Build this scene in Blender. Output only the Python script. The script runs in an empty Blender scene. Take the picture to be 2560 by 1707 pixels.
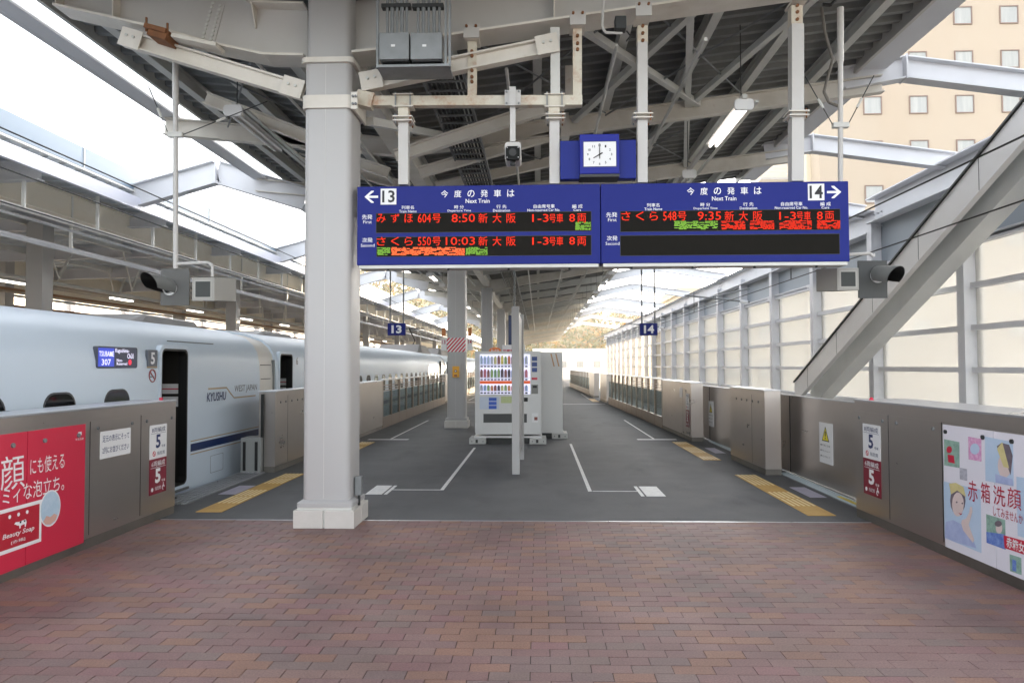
import bpy, math, random
from mathutils import Vector, Matrix
random.seed(7)
R_ = random.Random(11)
SC = bpy.context.scene
COL = SC.collection
rad = math.radians

# ------------------------------------------------------------------ camera
CAM_H = 1.68
FPX, W0, H0 = 1850.0, 2560.0, 1707.0
cam = bpy.data.cameras.new("camera")
cam.sensor_width = 36.0
cam.lens = 36.0 * FPX / W0
cam.clip_start = 0.05
cam.clip_end = 3000
co = bpy.data.objects.new("camera", cam)
COL.objects.link(co)
ROT = Matrix.Rotation(0.0357, 4, 'Z') @ Matrix.Rotation(rad(90) + 0.0327, 4, 'X') @ Matrix.Rotation(-0.003, 4, 'Z')
co.matrix_world = Matrix.Translation((0, 0, CAM_H)) @ ROT
SC.camera = co

# ------------------------------------------------------------------ world, sun, exposure
SUN_EL, SUN_AZ = 17.0, 36.0        # azimuth from +Y towards +X
EXPO = 2.6
w = bpy.data.worlds.new("World")
SC.world = w
w.use_nodes = True
nt = w.node_tree
sky = nt.nodes.new('ShaderNodeTexSky')
sky.sky_type = 'NISHITA'
sky.sun_disc = False
sky.sun_elevation = rad(SUN_EL)
sky.sun_rotation = rad(SUN_AZ)
sky.air_density = 1.0
sky.dust_density = 2.0
sky.ozone_density = 1.0
hsv = nt.nodes.new('ShaderNodeHueSaturation')
hsv.inputs['Saturation'].default_value = 0.22
bg = nt.nodes['Background']
nt.links.new(sky.outputs[0], hsv.inputs['Color'])
nt.links.new(hsv.outputs[0], bg.inputs[0])
bg.inputs[1].default_value = 0.15
sl = bpy.data.lights.new("sun", 'SUN')
sl.energy = 5.0
sl.angle = rad(0.6)
sl.color = (1.0, 0.80, 0.56)
so = bpy.data.objects.new("sun", sl)
COL.objects.link(so)
sd = Vector((math.sin(rad(SUN_AZ)) * math.cos(rad(SUN_EL)), math.cos(rad(SUN_AZ)) * math.cos(rad(SUN_EL)), math.sin(rad(SUN_EL))))
so.rotation_euler = sd.to_track_quat('Z', 'Y').to_euler()
so.location = (30, 20, 40)
vs = SC.view_settings
vs.view_transform = 'Standard'
vs.look = 'None'
vs.gamma = 1
vs.exposure = EXPO
SC.cycles.max_bounces = 8
SC.cycles.diffuse_bounces = 5
SC.cycles.glossy_bounces = 3
SC.cycles.transparent_max_bounces = 12


def P(px, py, X=None, Y=None, Z=None):
    """ a pixel of the photograph, as the point where its ray meets a real plane """
    d = ROT.to_3x3() @ Vector(((px - W0 / 2) / FPX, (H0 / 2 - py) / FPX, -1))
    if Y is not None: t = Y / d.y
    elif X is not None: t = X / d.x
    else: t = (Z - CAM_H) / d.z
    return Vector((0, 0, CAM_H)) + d * t


# ------------------------------------------------------------------ materials
def lin(c):
    return tuple(((v / 255) / 12.92 if v <= 10 else (((v / 255) + .055) / 1.055) ** 2.4) for v in c) + (1.0,)

MATS = {}
def mat(name, rgb, rough=.5, metal=0.0, grime=0.0, gcol=(60, 55, 48), gscale=1.5, bump=0.0, bscale=60,
        spec=.5, stretch=None, rust=0.0, coat=0.0, emit=None, estr=0.0, rvar=0.0, linear=False):
    if name in MATS: return MATS[name]
    m = bpy.data.materials.new(name)
    m.use_nodes = True
    n, l = m.node_tree.nodes, m.node_tree.links
    b = n['Principled BSDF']
    base = rgb + (1,) if linear else lin(rgb)
    b.inputs['Base Color'].default_value = base
    b.inputs['Roughness'].default_value = rough
    b.inputs['Metallic'].default_value = metal
    b.inputs['Specular IOR Level'].default_value = spec
    b.inputs['Coat Weight'].default_value = coat
    m.diffuse_color = base
    tc = None
    if grime or bump or rust or rvar:
        g = n.new('ShaderNodeNewGeometry')
        mp = n.new('ShaderNodeMapping')
        mp.inputs['Scale'].default_value = stretch or (1, 1, 1)
        l.new(g.outputs['Position'], mp.inputs['Vector'])
        tc = mp.outputs[0]
    col = None
    if grime:
        t = n.new('ShaderNodeTexNoise'); t.inputs['Scale'].default_value = gscale
        t.inputs['Detail'].default_value = 8; t.inputs['Roughness'].default_value = .65
        l.new(tc, t.inputs['Vector'])
        r = n.new('ShaderNodeValToRGB')
        r.color_ramp.elements[0].position = .42; r.color_ramp.elements[1].position = .75
        l.new(t.outputs[0], r.inputs[0])
        mx = n.new('ShaderNodeMix'); mx.data_type = 'RGBA'
        mm = n.new('ShaderNodeMath'); mm.operation = 'MULTIPLY'; mm.inputs[1].default_value = grime
        l.new(r.outputs[0], mm.inputs[0]); l.new(mm.outputs[0], mx.inputs[0])
        mx.inputs[6].default_value = base; mx.inputs[7].default_value = lin(gcol)
        col = mx.outputs[2]
    if rust:
        t = n.new('ShaderNodeTexNoise'); t.inputs['Scale'].default_value = 3.7
        t.inputs['Detail'].default_value = 9; t.inputs['Roughness'].default_value = .7
        l.new(tc, t.inputs['Vector'])
        r = n.new('ShaderNodeValToRGB')
        r.color_ramp.elements[0].position = .60 - .16 * rust; r.color_ramp.elements[1].position = .74 - .12 * rust
        l.new(t.outputs[0], r.inputs[0])
        mx = n.new('ShaderNodeMix'); mx.data_type = 'RGBA'
        mm = n.new('ShaderNodeMath'); mm.operation = 'MULTIPLY'; mm.inputs[1].default_value = .75
        l.new(r.outputs[0], mm.inputs[0]); l.new(mm.outputs[0], mx.inputs[0])
        if col: l.new(col, mx.inputs[6])
        else: mx.inputs[6].default_value = base
        mx.inputs[7].default_value = lin((168, 108, 62))
        col = mx.outputs[2]
    if col: l.new(col, b.inputs['Base Color'])
    if rvar:
        t = n.new('ShaderNodeTexNoise'); t.inputs['Scale'].default_value = 2.0
        t.inputs['Detail'].default_value = 6
        l.new(tc, t.inputs['Vector'])
        mr = n.new('ShaderNodeMapRange')
        mr.inputs[3].default_value = max(.02, rough - rvar); mr.inputs[4].default_value = rough + rvar
        l.new(t.outputs[0], mr.inputs[0]); l.new(mr.outputs[0], b.inputs['Roughness'])
    if bump:
        t = n.new('ShaderNodeTexNoise'); t.inputs['Scale'].default_value = bscale
        t.inputs['Detail'].default_value = 4
        l.new(tc, t.inputs['Vector'])
        bp = n.new('ShaderNodeBump'); bp.inputs['Strength'].default_value = bump
        bp.inputs['Distance'].default_value = .01
        l.new(t.outputs[0], bp.inputs['Height']); l.new(bp.outputs[0], b.inputs['Normal'])
    if emit:
        b.inputs['Emission Color'].default_value = lin(emit)
        b.inputs['Emission Strength'].default_value = estr / (2 ** EXPO)
    MATS[name] = m
    return m

WHITE = mat('white_paint', (190, 188, 185), .42, grime=.22, gcol=(150, 140, 120), gscale=1.1, bump=.08, bscale=25)
PILLAR = mat('pillar_paint', (172, 171, 170), .38, grime=.16, gcol=(170, 160, 150), gscale=.9, bump=.06, bscale=8)
CREAM = mat('cream_steel', (216, 211, 202), .5, grime=.45, gcol=(168, 158, 136), gscale=1.6, bump=.1, bscale=18)
RUSTY = mat('rusty_cream_steel', (208, 202, 186), .5, grime=.4, gcol=(150, 130, 95), gscale=3, rust=.55, bump=.1, bscale=20)
RUST = mat('rusted_plate', (128, 84, 52), .8, grime=.5, gcol=(70, 45, 30), gscale=8, bump=.3, bscale=40)
GREY = mat('grey_steel', (202, 202, 197), .5, grime=.35, gcol=(160, 157, 148), gscale=2.0, bump=.08, bscale=20)
LILAC = mat('pale_grey_steel', (212, 213, 217), .45, grime=.2, gcol=(160, 160, 165), gscale=1.2)
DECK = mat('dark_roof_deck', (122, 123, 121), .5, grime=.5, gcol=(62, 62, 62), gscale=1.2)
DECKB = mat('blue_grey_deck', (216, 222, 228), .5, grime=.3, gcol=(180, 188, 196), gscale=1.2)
GALV = mat('galvanised_steel', (128, 131, 132), .5, .35, grime=.45, gcol=(98, 100, 101), gscale=9, rvar=.1)
DARK = mat('dark_metal', (40, 42, 42), .5)
BLACK = mat('black', (14, 14, 14), .5)
BLKGLOSS = mat('dark_glass', (10, 12, 14), .08, spec=.8)
STEEL = mat('brushed_stainless', (186, 179, 174), .30, .9, grime=.15, gcol=(140, 128, 118), gscale=.9, rvar=.07,
            bump=.01, bscale=1.2, stretch=(1, .7, 2))
STEELTOP = mat('stainless_top', (190, 192, 198), .3, .8, rvar=.08)
ASPH = mat('asphalt', (90, 91, 92), .72, grime=.45, gcol=(68, 69, 70), gscale=.55, bump=.35, bscale=190, rvar=.12)
CONC = mat('concrete', (150, 146, 140), .8, grime=.5, gcol=(105, 100, 92), gscale=1.5, bump=.3, bscale=40)
MORTAR = mat('paving_joint', (46, 38, 36), .9, bump=.4, bscale=120)
def second_grime(m, gcol, scale, lo, hi, amt, stretch=(1, 1, 1)):
    n, l = m.node_tree.nodes, m.node_tree.links
    b = n['Principled BSDF']; src_ = b.inputs['Base Color'].links[0].from_socket
    g = n.new('ShaderNodeNewGeometry'); mp = n.new('ShaderNodeMapping'); mp.inputs['Scale'].default_value = stretch
    t = n.new('ShaderNodeTexNoise'); t.inputs['Scale'].default_value = scale; t.inputs['Detail'].default_value = 9; t.inputs['Roughness'].default_value = .6
    r = n.new('ShaderNodeMapRange'); r.inputs[1].default_value = lo; r.inputs[2].default_value = hi; r.inputs[3].default_value = 0; r.inputs[4].default_value = amt
    mx = n.new('ShaderNodeMix'); mx.data_type = 'RGBA'
    l.new(g.outputs['Position'], mp.inputs['Vector']); l.new(mp.outputs[0], t.inputs['Vector']); l.new(t.outputs[0], r.inputs[0])
    l.new(r.outputs[0], mx.inputs[0]); l.new(src_, mx.inputs[6]); mx.inputs[7].default_value = lin(gcol); l.new(mx.outputs[2], b.inputs['Base Color'])
second_grime(ASPH, (56, 56, 58), 1.7, .52, .70, .5, (1, .35, 1))
second_grime(ASPH, (128, 128, 130), 70, .56, .72, .55)
second_grime(CREAM, (150, 96, 56), 5.5, .66, .74, .35)
second_grime(PILLAR, (120, 116, 110), 7, .68, .8, .35, (1, 1, .25))
second_grime(WHITE, (150, 110, 76), 6, .69, .78, .3)
LINEW = mat('road_paint', (224, 224, 222), .6, grime=.35, gcol=(150, 150, 148), gscale=9)
YELLOW = mat('tactile_yellow', (196, 156, 80), .6, grime=.45, gcol=(165, 120, 50), gscale=5)
YRIB = mat('tactile_rib', (232, 212, 160), .5)
BLUE = mat('sign_blue', (30, 40, 118), .5, spec=.15, grime=.15, gcol=(60, 66, 150), gscale=1.2)
NAVYP = mat('navy_paint', (22, 46, 96), .3)
SIGNW = mat('sign_white', (225, 225, 225), .4)
TEXTW = mat('white_lettering', (235, 235, 238), .5)
TEXTK = mat('black_lettering', (30, 30, 34), .5)
TEXTN = mat('navy_lettering', (34, 50, 96), .5)
TEXTG = mat('grey_lettering', (110, 116, 124), .5)
SCREEN = mat('led_panel_off', (24, 22, 18), .6, spec=.1)
LEDR = mat('led_red', (120, 20, 10), .6, spec=.1, emit=(255, 52, 26), estr=1.1)
LEDG = mat('led_green', (110, 160, 30), .5, emit=(110, 170, 30), estr=.6)
LEDO = mat('led_orange', (255, 90, 30), .5, emit=(255, 100, 32), estr=.95)
TRAIN = mat('train_paint', (204, 217, 229), .40, grime=.06, gcol=(170, 180, 190), gscale=.8)
TRAINR = mat('train_roof', (128, 126, 124), .4)
TRAINC = mat('gangway_cream', (220, 217, 210), .5)
RED = mat('poster_red', (198, 40, 68), .32)
MAROON = mat('maroon_label', (122, 20, 44), .4)
POSTW = mat('poster_white', (222, 220, 228), .4)
REDTXT = mat('red_lettering', (176, 28, 60), .5)
PEACH = mat('peach_render', (190, 176, 158), .85, grime=.35, gcol=(184, 164, 142), gscale=.12, stretch=(2, 1, .25))
CREAMB = mat('cream_render', (222, 210, 188), .85, grime=.2, gcol=(206, 184, 146), gscale=.15)
WFRAME = mat('window_frame_brown', (142, 122, 112), .5)
CURTAIN = mat('curtain_glass', (168, 170, 168), .2, grime=.7, gcol=(196, 196, 190), gscale=1.1, stretch=(3, 1, .2))
TUBE = mat('lit_tube', (255, 250, 244), .5, emit=(255, 246, 236), estr=7.0)
TUBEOFF = mat('unlit_tube', (222, 224, 224), .25)
VMW = mat('vending_white', (212, 212, 210), .35, grime=.1, gcol=(180, 180, 178), gscale=2)
PLANK = mat('brown_rail', (150, 112, 78), .6)
BRONZE = mat('gold_stripe', (172, 150, 118), .4)

def glass(name, col, fac, rough=.05, diffuse=False, dcol=None):
    m = bpy.data.materials.new(name); m.use_nodes = True
    n, l = m.node_tree.nodes, m.node_tree.links
    out = n['Material Output']; n.remove(n['Principled BSDF'])
    tr = n.new('ShaderNodeBsdfTransparent'); tr.inputs[0].default_value = lin(col)
    mx = n.new('ShaderNodeMixShader'); mx.inputs[0].default_value = fac
    if diffuse:
        a = n.new('ShaderNodeBsdfTranslucent'); a.inputs[0].default_value = lin(dcol)
        b = n.new('ShaderNodeBsdfPrincipled'); b.inputs['Base Color'].default_value = lin(dcol)
        b.inputs['Roughness'].default_value = .25
        s = n.new('ShaderNodeMixShader'); s.inputs[0].default_value = .5
        l.new(a.outputs[0], s.inputs[1]); l.new(b.outputs[0], s.inputs[2])
        l.new(s.outputs[0], mx.inputs[2])
    else:
        g = n.new('ShaderNodeBsdfGlossy'); g.inputs['Roughness'].default_value = rough
        g.inputs[0].default_value = (.8, .85, .85, 1)
        l.new(g.outputs[0], mx.inputs[2])
    l.new(tr.outputs[0], mx.inputs[1]); l.new(mx.outputs[0], out.inputs[0])
    return m
PANEG = glass('fence_glass', (208, 216, 217), .18)
PANEW = glass('milky_pane', (242, 240, 236), .48, diffuse=True, dcol=(238, 237, 233))

def brickmat(name, out):
    m = bpy.data.materials.new(name); m.use_nodes = True
    n, l = m.node_tree.nodes, m.node_tree.links
    b = n['Principled BSDF']
    if out == 'obj':
        s = n.new('ShaderNodeObjectInfo').outputs['Random']
    else:
        s = n.new('ShaderNodeNewGeometry').outputs['Random Per Island']
    r = n.new('ShaderNodeValToRGB'); r.color_ramp.interpolation = 'CONSTANT'
    cols = [(0, (133, 107, 103)), (.16, (129, 103, 100)), (.30, (139, 107, 94)), (.43, (129, 101, 98)), (.54, (136, 110, 103)),
            (.64, (126, 107, 102)), (.74, (143, 110, 95)), (.84, (135, 102, 101)), (.93, (124, 104, 101))]
    e = r.color_ramp.elements
    e[0].position, e[0].color = cols[0][0], lin(cols[0][1]); e[1].position, e[1].color = cols[1][0], lin(cols[1][1])
    for p, c in cols[2:]:
        k = e.new(p); k.color = lin(c)
    l.new(s, r.inputs[0])
    g = n.new('ShaderNodeNewGeometry')
    t = n.new('ShaderNodeTexNoise'); t.inputs['Scale'].default_value = 90; t.inputs['Detail'].default_value = 6
    t2 = n.new('ShaderNodeTexNoise'); t2.inputs['Scale'].default_value = 1.1; t2.inputs['Detail'].default_value = 5
    l.new(g.outputs['Position'], t.inputs['Vector']); l.new(g.outputs['Position'], t2.inputs['Vector'])
    mr = n.new('ShaderNodeMapRange'); mr.inputs[1].default_value = .3; mr.inputs[2].default_value = .7
    mr.inputs[3].default_value = .72; mr.inputs[4].default_value = 1.12
    mr2 = n.new('ShaderNodeMapRange'); mr2.inputs[1].default_value = .3; mr2.inputs[2].default_value = .7
    mr2.inputs[3].default_value = .74; mr2.inputs[4].default_value = 1.16
    l.new(t.outputs[0], mr.inputs[0]); l.new(t2.outputs[0], mr2.inputs[0])
    mm = n.new('ShaderNodeMath'); mm.operation = 'MULTIPLY'
    l.new(mr.outputs[0], mm.inputs[0]); l.new(mr2.outputs[0], mm.inputs[1])
    vm = n.new('ShaderNodeVectorMath'); vm.operation = 'SCALE'
    l.new(r.outputs[0], vm.inputs[0]); l.new(mm.outputs[0], vm.inputs['Scale'])
    l.new(vm.outputs[0], b.inputs['Base Color'])
    bp = n.new('ShaderNodeBump'); bp.inputs['Strength'].default_value = .35; bp.inputs['Distance'].default_value = .006
    l.new(t.outputs[0], bp.inputs['Height']); l.new(bp.outputs[0], b.inputs['Normal'])
    b.inputs['Roughness'].default_value = .62
    return m
BRICK1 = brickmat('brick_single', 'obj')
BRICK2 = brickmat('brick_field', 'isl')

# ------------------------------------------------------------------ helpers
WL = {}
def link(o):
    COL.objects.link(o); return o
def thing(name, label, cat, loc=(0, 0, 0), group=None):
    o = link(bpy.data.objects.new(name, None)); o.location = loc
    o.empty_display_size = .2
    o['label'] = label; o['category'] = cat
    if group: o['group'] = group
    WL[o.name] = Vector(loc)
    return o
def struct(name, loc=(0, 0, 0)):
    o = link(bpy.data.objects.new(name, None)); o.location = loc
    o['kind'] = 'structure'; WL[o.name] = Vector(loc)
    return o

class MB:
    def __init__(s): s.v = []; s.f = []; s.m = []; s.mi = 0
    def add(s, vs_, fs):
        k = len(s.v); s.v += [tuple(v) for v in vs_]; s.f += [tuple(i + k for i in f) for f in fs]
        s.m += [s.mi] * len(fs); return s
    def box(s, x0, x1, y0, y1, z0, z1):
        x0, x1 = min(x0, x1), max(x0, x1); y0, y1 = min(y0, y1), max(y0, y1); z0, z1 = min(z0, z1), max(z0, z1)
        return s.add([(x0, y0, z0), (x1, y0, z0), (x1, y1, z0), (x0, y1, z0), (x0, y0, z1), (x1, y0, z1), (x1, y1, z1), (x0, y1, z1)],
                     [(0, 3, 2, 1), (4, 5, 6, 7), (0, 1, 5, 4), (1, 2, 6, 5), (2, 3, 7, 6), (3, 0, 4, 7)])
    def beam(s, p, q, a, b, up=(0, 0, 1)):
        """ box beam from p to q, a across, b along up """
        p, q = Vector(p), Vector(q); d = (q - p).normalized(); up = Vector(up)
        if abs(d.dot(up)) > .99: up = Vector((0, 1, 0))
        sx = d.cross(up).normalized(); u = sx.cross(d).normalized()
        vs_ = []
        for c in (p, q):
            for i, j in ((-1, -1), (1, -1), (1, 1), (-1, 1)): vs_.append(c + sx * (a / 2 * i) + u * (b / 2 * j))
        return s.add(vs_, [(0, 3, 2, 1), (4, 5, 6, 7), (0, 1, 5, 4), (1, 2, 6, 5), (2, 3, 7, 6), (3, 0, 4, 7)])
    def ibeam(s, p, q, wd, h, tf=.02, tw=.012, up=(0, 0, 1)):
        p, q = Vector(p), Vector(q); d = (q - p).normalized(); upv = Vector(up)
        sx = d.cross(upv).normalized(); u = sx.cross(d).normalized()
        s.beam(p, q, tw, h - 2 * tf, up)
        s.beam(p + u * (h / 2 - tf / 2), q + u * (h / 2 - tf / 2), wd, tf, up)
        s.beam(p - u * (h / 2 - tf / 2), q - u * (h / 2 - tf / 2), wd, tf, up)
        return s
    def tube(s, p, q, r, n=8, r2=None):
        p, q = Vector(p), Vector(q); d = (q - p).normalized()
        a = Vector((0, 0, 1)) if abs(d.z) < .9 else Vector((1, 0, 0))
        u = d.cross(a).normalized(); v = d.cross(u)
        r2 = r if r2 is None else r2
        vs_ = []
        for c, rr in ((p, r), (q, r2)):
            for i in range(n):
                t = 2 * math.pi * i / n; vs_.append(c + u * (rr * math.cos(t)) + v * (rr * math.sin(t)))
        fs = [(i, (i + 1) % n, n + (i + 1) % n, n + i) for i in range(n)]
        fs += [tuple(range(n))[::-1], tuple(range(n, 2 * n))]
        return s.add(vs_, fs)
    def path(s, pts, r, n=8):
        for a, b in zip(pts, pts[1:]): s.tube(a, b, r, n)
        return s
    def loft(s, rings, cap=True, close=True):
        n = len(rings[0]); k = len(s.v); s.v += [tuple(v) for r in rings for v in r]
        cnt = n if close else n - 1
        for j in range(len(rings) - 1):
            for i in range(cnt):
                s.f.append((k + j * n + i, k + j * n + (i + 1) % n, k + (j + 1) * n + (i + 1) % n, k + (j + 1) * n + i)); s.m.append(s.mi)
        if cap:
            s.f.append(tuple(k + i for i in range(n))[::-1]); s.f.append(tuple(k + (len(rings) - 1) * n + i for i in range(n))); s.m += [s.mi] * 2
        return s
    def plate(s, pts, t):
        """ flat polygon pts (3D) thickened by vector t """
        t = Vector(t); a = [Vector(p) for p in pts]; b = [p + t for p in a]
        return s.loft([a, b])
    def build(s, name, m, parent=None, smooth=False, bevel=0, kind=None, label=None, offs=None):
        o0 = WL.get(parent.name, Vector()) if parent else (Vector(offs) if offs else Vector())
        me = bpy.data.meshes.new(name)
        me.from_pydata([(v[0] - o0.x, v[1] - o0.y, v[2] - o0.z) for v in s.v], [], s.f)
        for mm in (m if isinstance(m, (list, tuple)) else [m]): me.materials.append(mm)
        if any(s.m): me.polygons.foreach_set('material_index', s.m)
        import bmesh
        bm = bmesh.new(); bm.from_mesh(me); bmesh.ops.recalc_face_normals(bm, faces=bm.faces)
        if bevel:
            bmesh.ops.bevel(bm, geom=[e for e in bm.edges if e.calc_face_angle(0) > .6], offset=bevel, segments=2, affect='EDGES', profile=.5)
        bm.to_mesh(me); bm.free()
        if smooth:
            me.polygons.foreach_set('use_smooth', [True] * len(me.polygons))
            me.set_sharp_from_angle(angle=rad(40))
        o = link(bpy.data.objects.new(name, me))
        if parent:
            o.parent = parent; WL[o.name] = o0
        else:
            o.location = o0; WL[o.name] = o0
        if kind: o['kind'] = kind
        if label: o['label'] = label
        return o

def tag(o, label, cat, group=None):
    o['label'] = label; o['category'] = cat
    if group: o['group'] = group
    return o

def inst(src, parent, loc=(0, 0, 0), name=None, label=None, rot=None):
    """ another object sharing src's mesh """
    o = src.copy(); o.parent = parent; o.location = loc
    if rot: o.rotation_euler = rot
    if label: o['label'] = label
    COL.objects.link(o); WL[o.name] = WL.get(parent.name, Vector()) if parent else Vector()
    return o
def copy_thing(root, loc, label, group=None, names=None):
    r = root.copy(); COL.objects.link(r); r.location = loc; r['label'] = label; WL[r.name] = Vector(loc)
    if group: r['group'] = group
    for ch in list(root.children):
        c = ch.copy(); COL.objects.link(c); c.parent = r; WL[c.name] = Vector(loc)
        for g in ch.children:
            d = g.copy(); COL.objects.link(d); d.parent = c
    return r

def prof_circle(cx, cy, r, n=12): return [(cx + r * math.cos(2 * math.pi * i / n), cy + r * math.sin(2 * math.pi * i / n)) for i in range(n)]
def rrect(x0, x1, y0, y1, r, n=4):
    out = []
    for cx, cy, a0 in ((x1 - r, y1 - r, 0), (x0 + r, y1 - r, 90), (x0 + r, y0 + r, 180), (x1 - r, y0 + r, 270)):
        for i in range(n + 1):
            t = rad(a0 + 90 * i / n); out.append((cx + r * math.cos(t), cy + r * math.sin(t)))
    return out

TXTCACHE = {}
def textgeo(s, bold=0.0):
    k = (s, bold)
    if k in TXTCACHE: return TXTCACHE[k]
    cu = bpy.data.curves.new('t', 'FONT'); cu.body = s; cu.size = 1; cu.resolution_u = 2; cu.offset = bold
    o = bpy.data.objects.new('t', cu); COL.objects.link(o)
    me = bpy.data.meshes.new_from_object(o)
    vs_ = [tuple(v.co) for v in me.vertices]; fs = [tuple(p.vertices) for p in me.polygons]
    bpy.data.objects.remove(o); bpy.data.curves.remove(cu); bpy.data.meshes.remove(me)
    TXTCACHE[k] = (vs_, fs); return vs_, fs

class Face:
    """ a flat sign face: origin, right and up unit vectors, normal out """
    def __init__(s, o, r, u): s.o = Vector(o); s.r = Vector(r).normalized(); s.u = Vector(u).normalized(); s.n = s.r.cross(s.u)
    def pt(s, a, b, d=0): return s.o + s.r * a + s.u * b + s.n * d
    def rect(s, mb, a0, a1, b0, b1, d0=0, d1=.002):
        mb.plate([s.pt(a0, b0, d0), s.pt(a1, b0, d0), s.pt(a1, b1, d0), s.pt(a0, b1, d0)], s.n * (d1 - d0)); return mb
    def poly(s, mb, pts, d0=0, d1=.002): mb.plate([s.pt(a, b, d0) for a, b in pts], s.n * (d1 - d0)); return mb
    def text(s, mb, t, a0, a1, b0, b1, d=.003, bold=0.0, keep=False, skew=0):
        """ lettering stretched to fill the box a0..a1, b0..b1 """
        vs_, fs = textgeo(t, bold)
        if not vs_: return mb
        xs = [v[0] for v in vs_]; ys = [v[1] for v in vs_]
        x0, x1, y0, y1 = min(xs), max(xs), min(ys), max(ys)
        sx = (a1 - a0) / (x1 - x0); sy = (b1 - b0) / (y1 - y0)
        if keep: sx = sy; a0 = (a0 + a1) / 2 - sx * (x1 - x0) / 2
        mb.add([s.pt(a0 + (v[0] - x0) * sx + skew * (v[1] - y0) * sy, b0 + (v[1] - y0) * sy, d) for v in vs_], fs)
        return mb
    def spaced(s, mb, t, a0, a1, b0, b1, **kw):
        """ characters set wide apart, each in its own cell """
        n = len(t); h = b1 - b0; cw = min(h, (a1 - a0) / n)
        for i, c in enumerate(t):
            c0 = a0 + (a1 - a0 - cw) * i / max(1, n - 1)
            if c != ' ': s.text(mb, c, c0, c0 + cw, b0, b1, **kw)
        return mb

# ================================================================== THE SETTING
# track bed, one sheet to the horizon
o = MB().box(-400, 400, -60, 420, -1.6, -1.3).build('ground', CONC, kind='structure')
platform = struct('platform', (0, 8, 0))
MB().box(-4.52, 3.95, 8.08, 130, -1.3, -.001).build('platform_slab', ASPH, platform)
MB().box(-4.52, 4.10, -14, 8.08, -1.3, -.062).build('paving_bed', CONC, platform)
for x0, x1 in ((-4.74, -4.522), (3.952, 4.12)):
    MB().box(x0, x1, -14, 130, -1.3, -.003).build('platform_edge', CONC, platform)
MB().box(-4.17, 3.55, 8.066, 8.086, -.06, .002).build('edge_trim', STEELTOP, platform)

# brick paving: courses across the platform
paving = struct('brick_paving', (0, 6, 0))
MB().box(-4.5, 4.1, -14, 8.065, -.06, -.006).build('paving_joint', MORTAR, paving)
LX, WY = .2255, .1122
bricks = []
y = 8.062; row = 0
while y > 1.2:
    if 4.92 < y < 5.03: y -= .014
    y0 = y - WY
    x = -4.5 + (LX / 2 if row % 2 else 0) + .05
    while x < 4.05:
        bricks.append((x, y0)); x += LX
    y = y0; row += 1
def seen_size(b):
    x, yy = b[0] + LX / 2, b[1] + WY / 2
    px = 1346 + x / yy * FPX
    if yy < 3.95 or px < 10 or px > 2550: return 0
    if x < -4.1 or x > 3.5: return 0
    if -2.6 < x < -1.85 and yy > 7.6: return 0
    return 1 / yy
order = sorted(bricks, key=seen_size, reverse=True)
singles = set(order[:296])
bm_v = []
for k in range(4):
    e = R_.uniform(0, .0015)
    g = .0014 + R_.uniform(0, .0006)
    m = MB().box(g - LX / 2, LX / 2 - g, g - WY / 2, WY / 2 - g, -.05, 0)
    a = m.v
    m.v = [(v[0] * (1 - .006 * (v[2] > -.01)), v[1] * (1 - .012 * (v[2] > -.01)), v[2] + (e * (1 if v[0] > 0 else -1) if v[2] > -.01 else 0)) for v in a]
    bm_v.append(m)
src = []
for m in bm_v:
    s = m.build('brick', BRICK1, paving); src.append(s)
fld = MB()
i = 0
for b in bricks:
    cx, cy, cz = b[0] + LX / 2, b[1] + WY / 2, R_.uniform(-.0012, .0008)
    if b in singles:
        if i < 4: s = src[i]
        else: s = src[i % 4].copy(); COL.objects.link(s)
        s.parent = paving; s.location = (cx, cy - 6 , cz)
        for_v = WL[paving.name]
        i += 1
    else:
        m = bm_v[R_.randrange(4)]
        fld.add([(v[0] + cx, v[1] + cy, v[2] + cz) for v in m.v], m.f[1:])
# the four source meshes were built relative to the paving root: bring them back to their own centre
for s in src:
    for v in s.data.vertices: v.co.y += 6
fld.build('bricks', BRICK2, paving, kind='stuff')

# painted lines and tactile strips
def line(x0, x1, y0, y1, name='painted_line', z=.003, m=LINEW):
    return MB().plate([(x0, y0, z), (x1, y0, z), (x1, y1, z), (x0, y1, z)], (0, 0, .0015)).build(name, m, platform)
line(-2.28, -2.06, 9.68, 10.40, 'painted_marker'); line(-2.035, -1.99, 9.68, 10.40)
line(-1.988, -1.341, 10.03, 10.07); line(-1.34, -1.29, 10.03, 15.2)
line(1.38, 1.625, 9.60, 10.38, 'painted_marker'); line(1.31, 1.355, 9.60, 10.38)
line(.715, 1.308, 9.96, 10.0); line(.655, .705, 9.96, 15.95)
line(-3.43, -3.385, 17.02, 22.8); line(-3.91, -2.98, 16.8, 17.0)
line(2.60, 2.645, 17.05, 22.9); line(2.23, 3.11, 16.83, 17.03)
line(.95, 2.9, 32.3, 32.5); line(-3.6, -2.3, 34, 34.2)
line(-3.43, -3.385, 36, 44); line(2.5, 2.545, 36, 44)
def tactile(x0, x1, y0, y1, first):
    n = max(1, round((y1 - y0) / .5))
    st = (y1 - y0) / n
    for k in range(n):
        a, b = y0 + k * st, y0 + (k + 1) * st
        t = MB().box(x0, x1, a + .002, b - .002, 0, .006).build('tactile_tile', YELLOW, platform)
        if (k % 3) != first:
            m = MB()
            for j in range(5):
                xa = x0 + .035 + j * (x1 - x0 - .07) / 4
                m.box(xa - .012, xa + .012, a + .03, b - .03, .006, .011)
            m.build('tactile_rib', YRIB, t)
tactile(-3.97, -3.665, 8.48, 11.52, 0); tactile(2.995, 3.305, 8.42, 11.5, 0)
tactile(-3.92, -3.62, 13.3, 16.31, 1); tactile(2.91, 3.22, 13.27, 16.36, 1)
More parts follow.
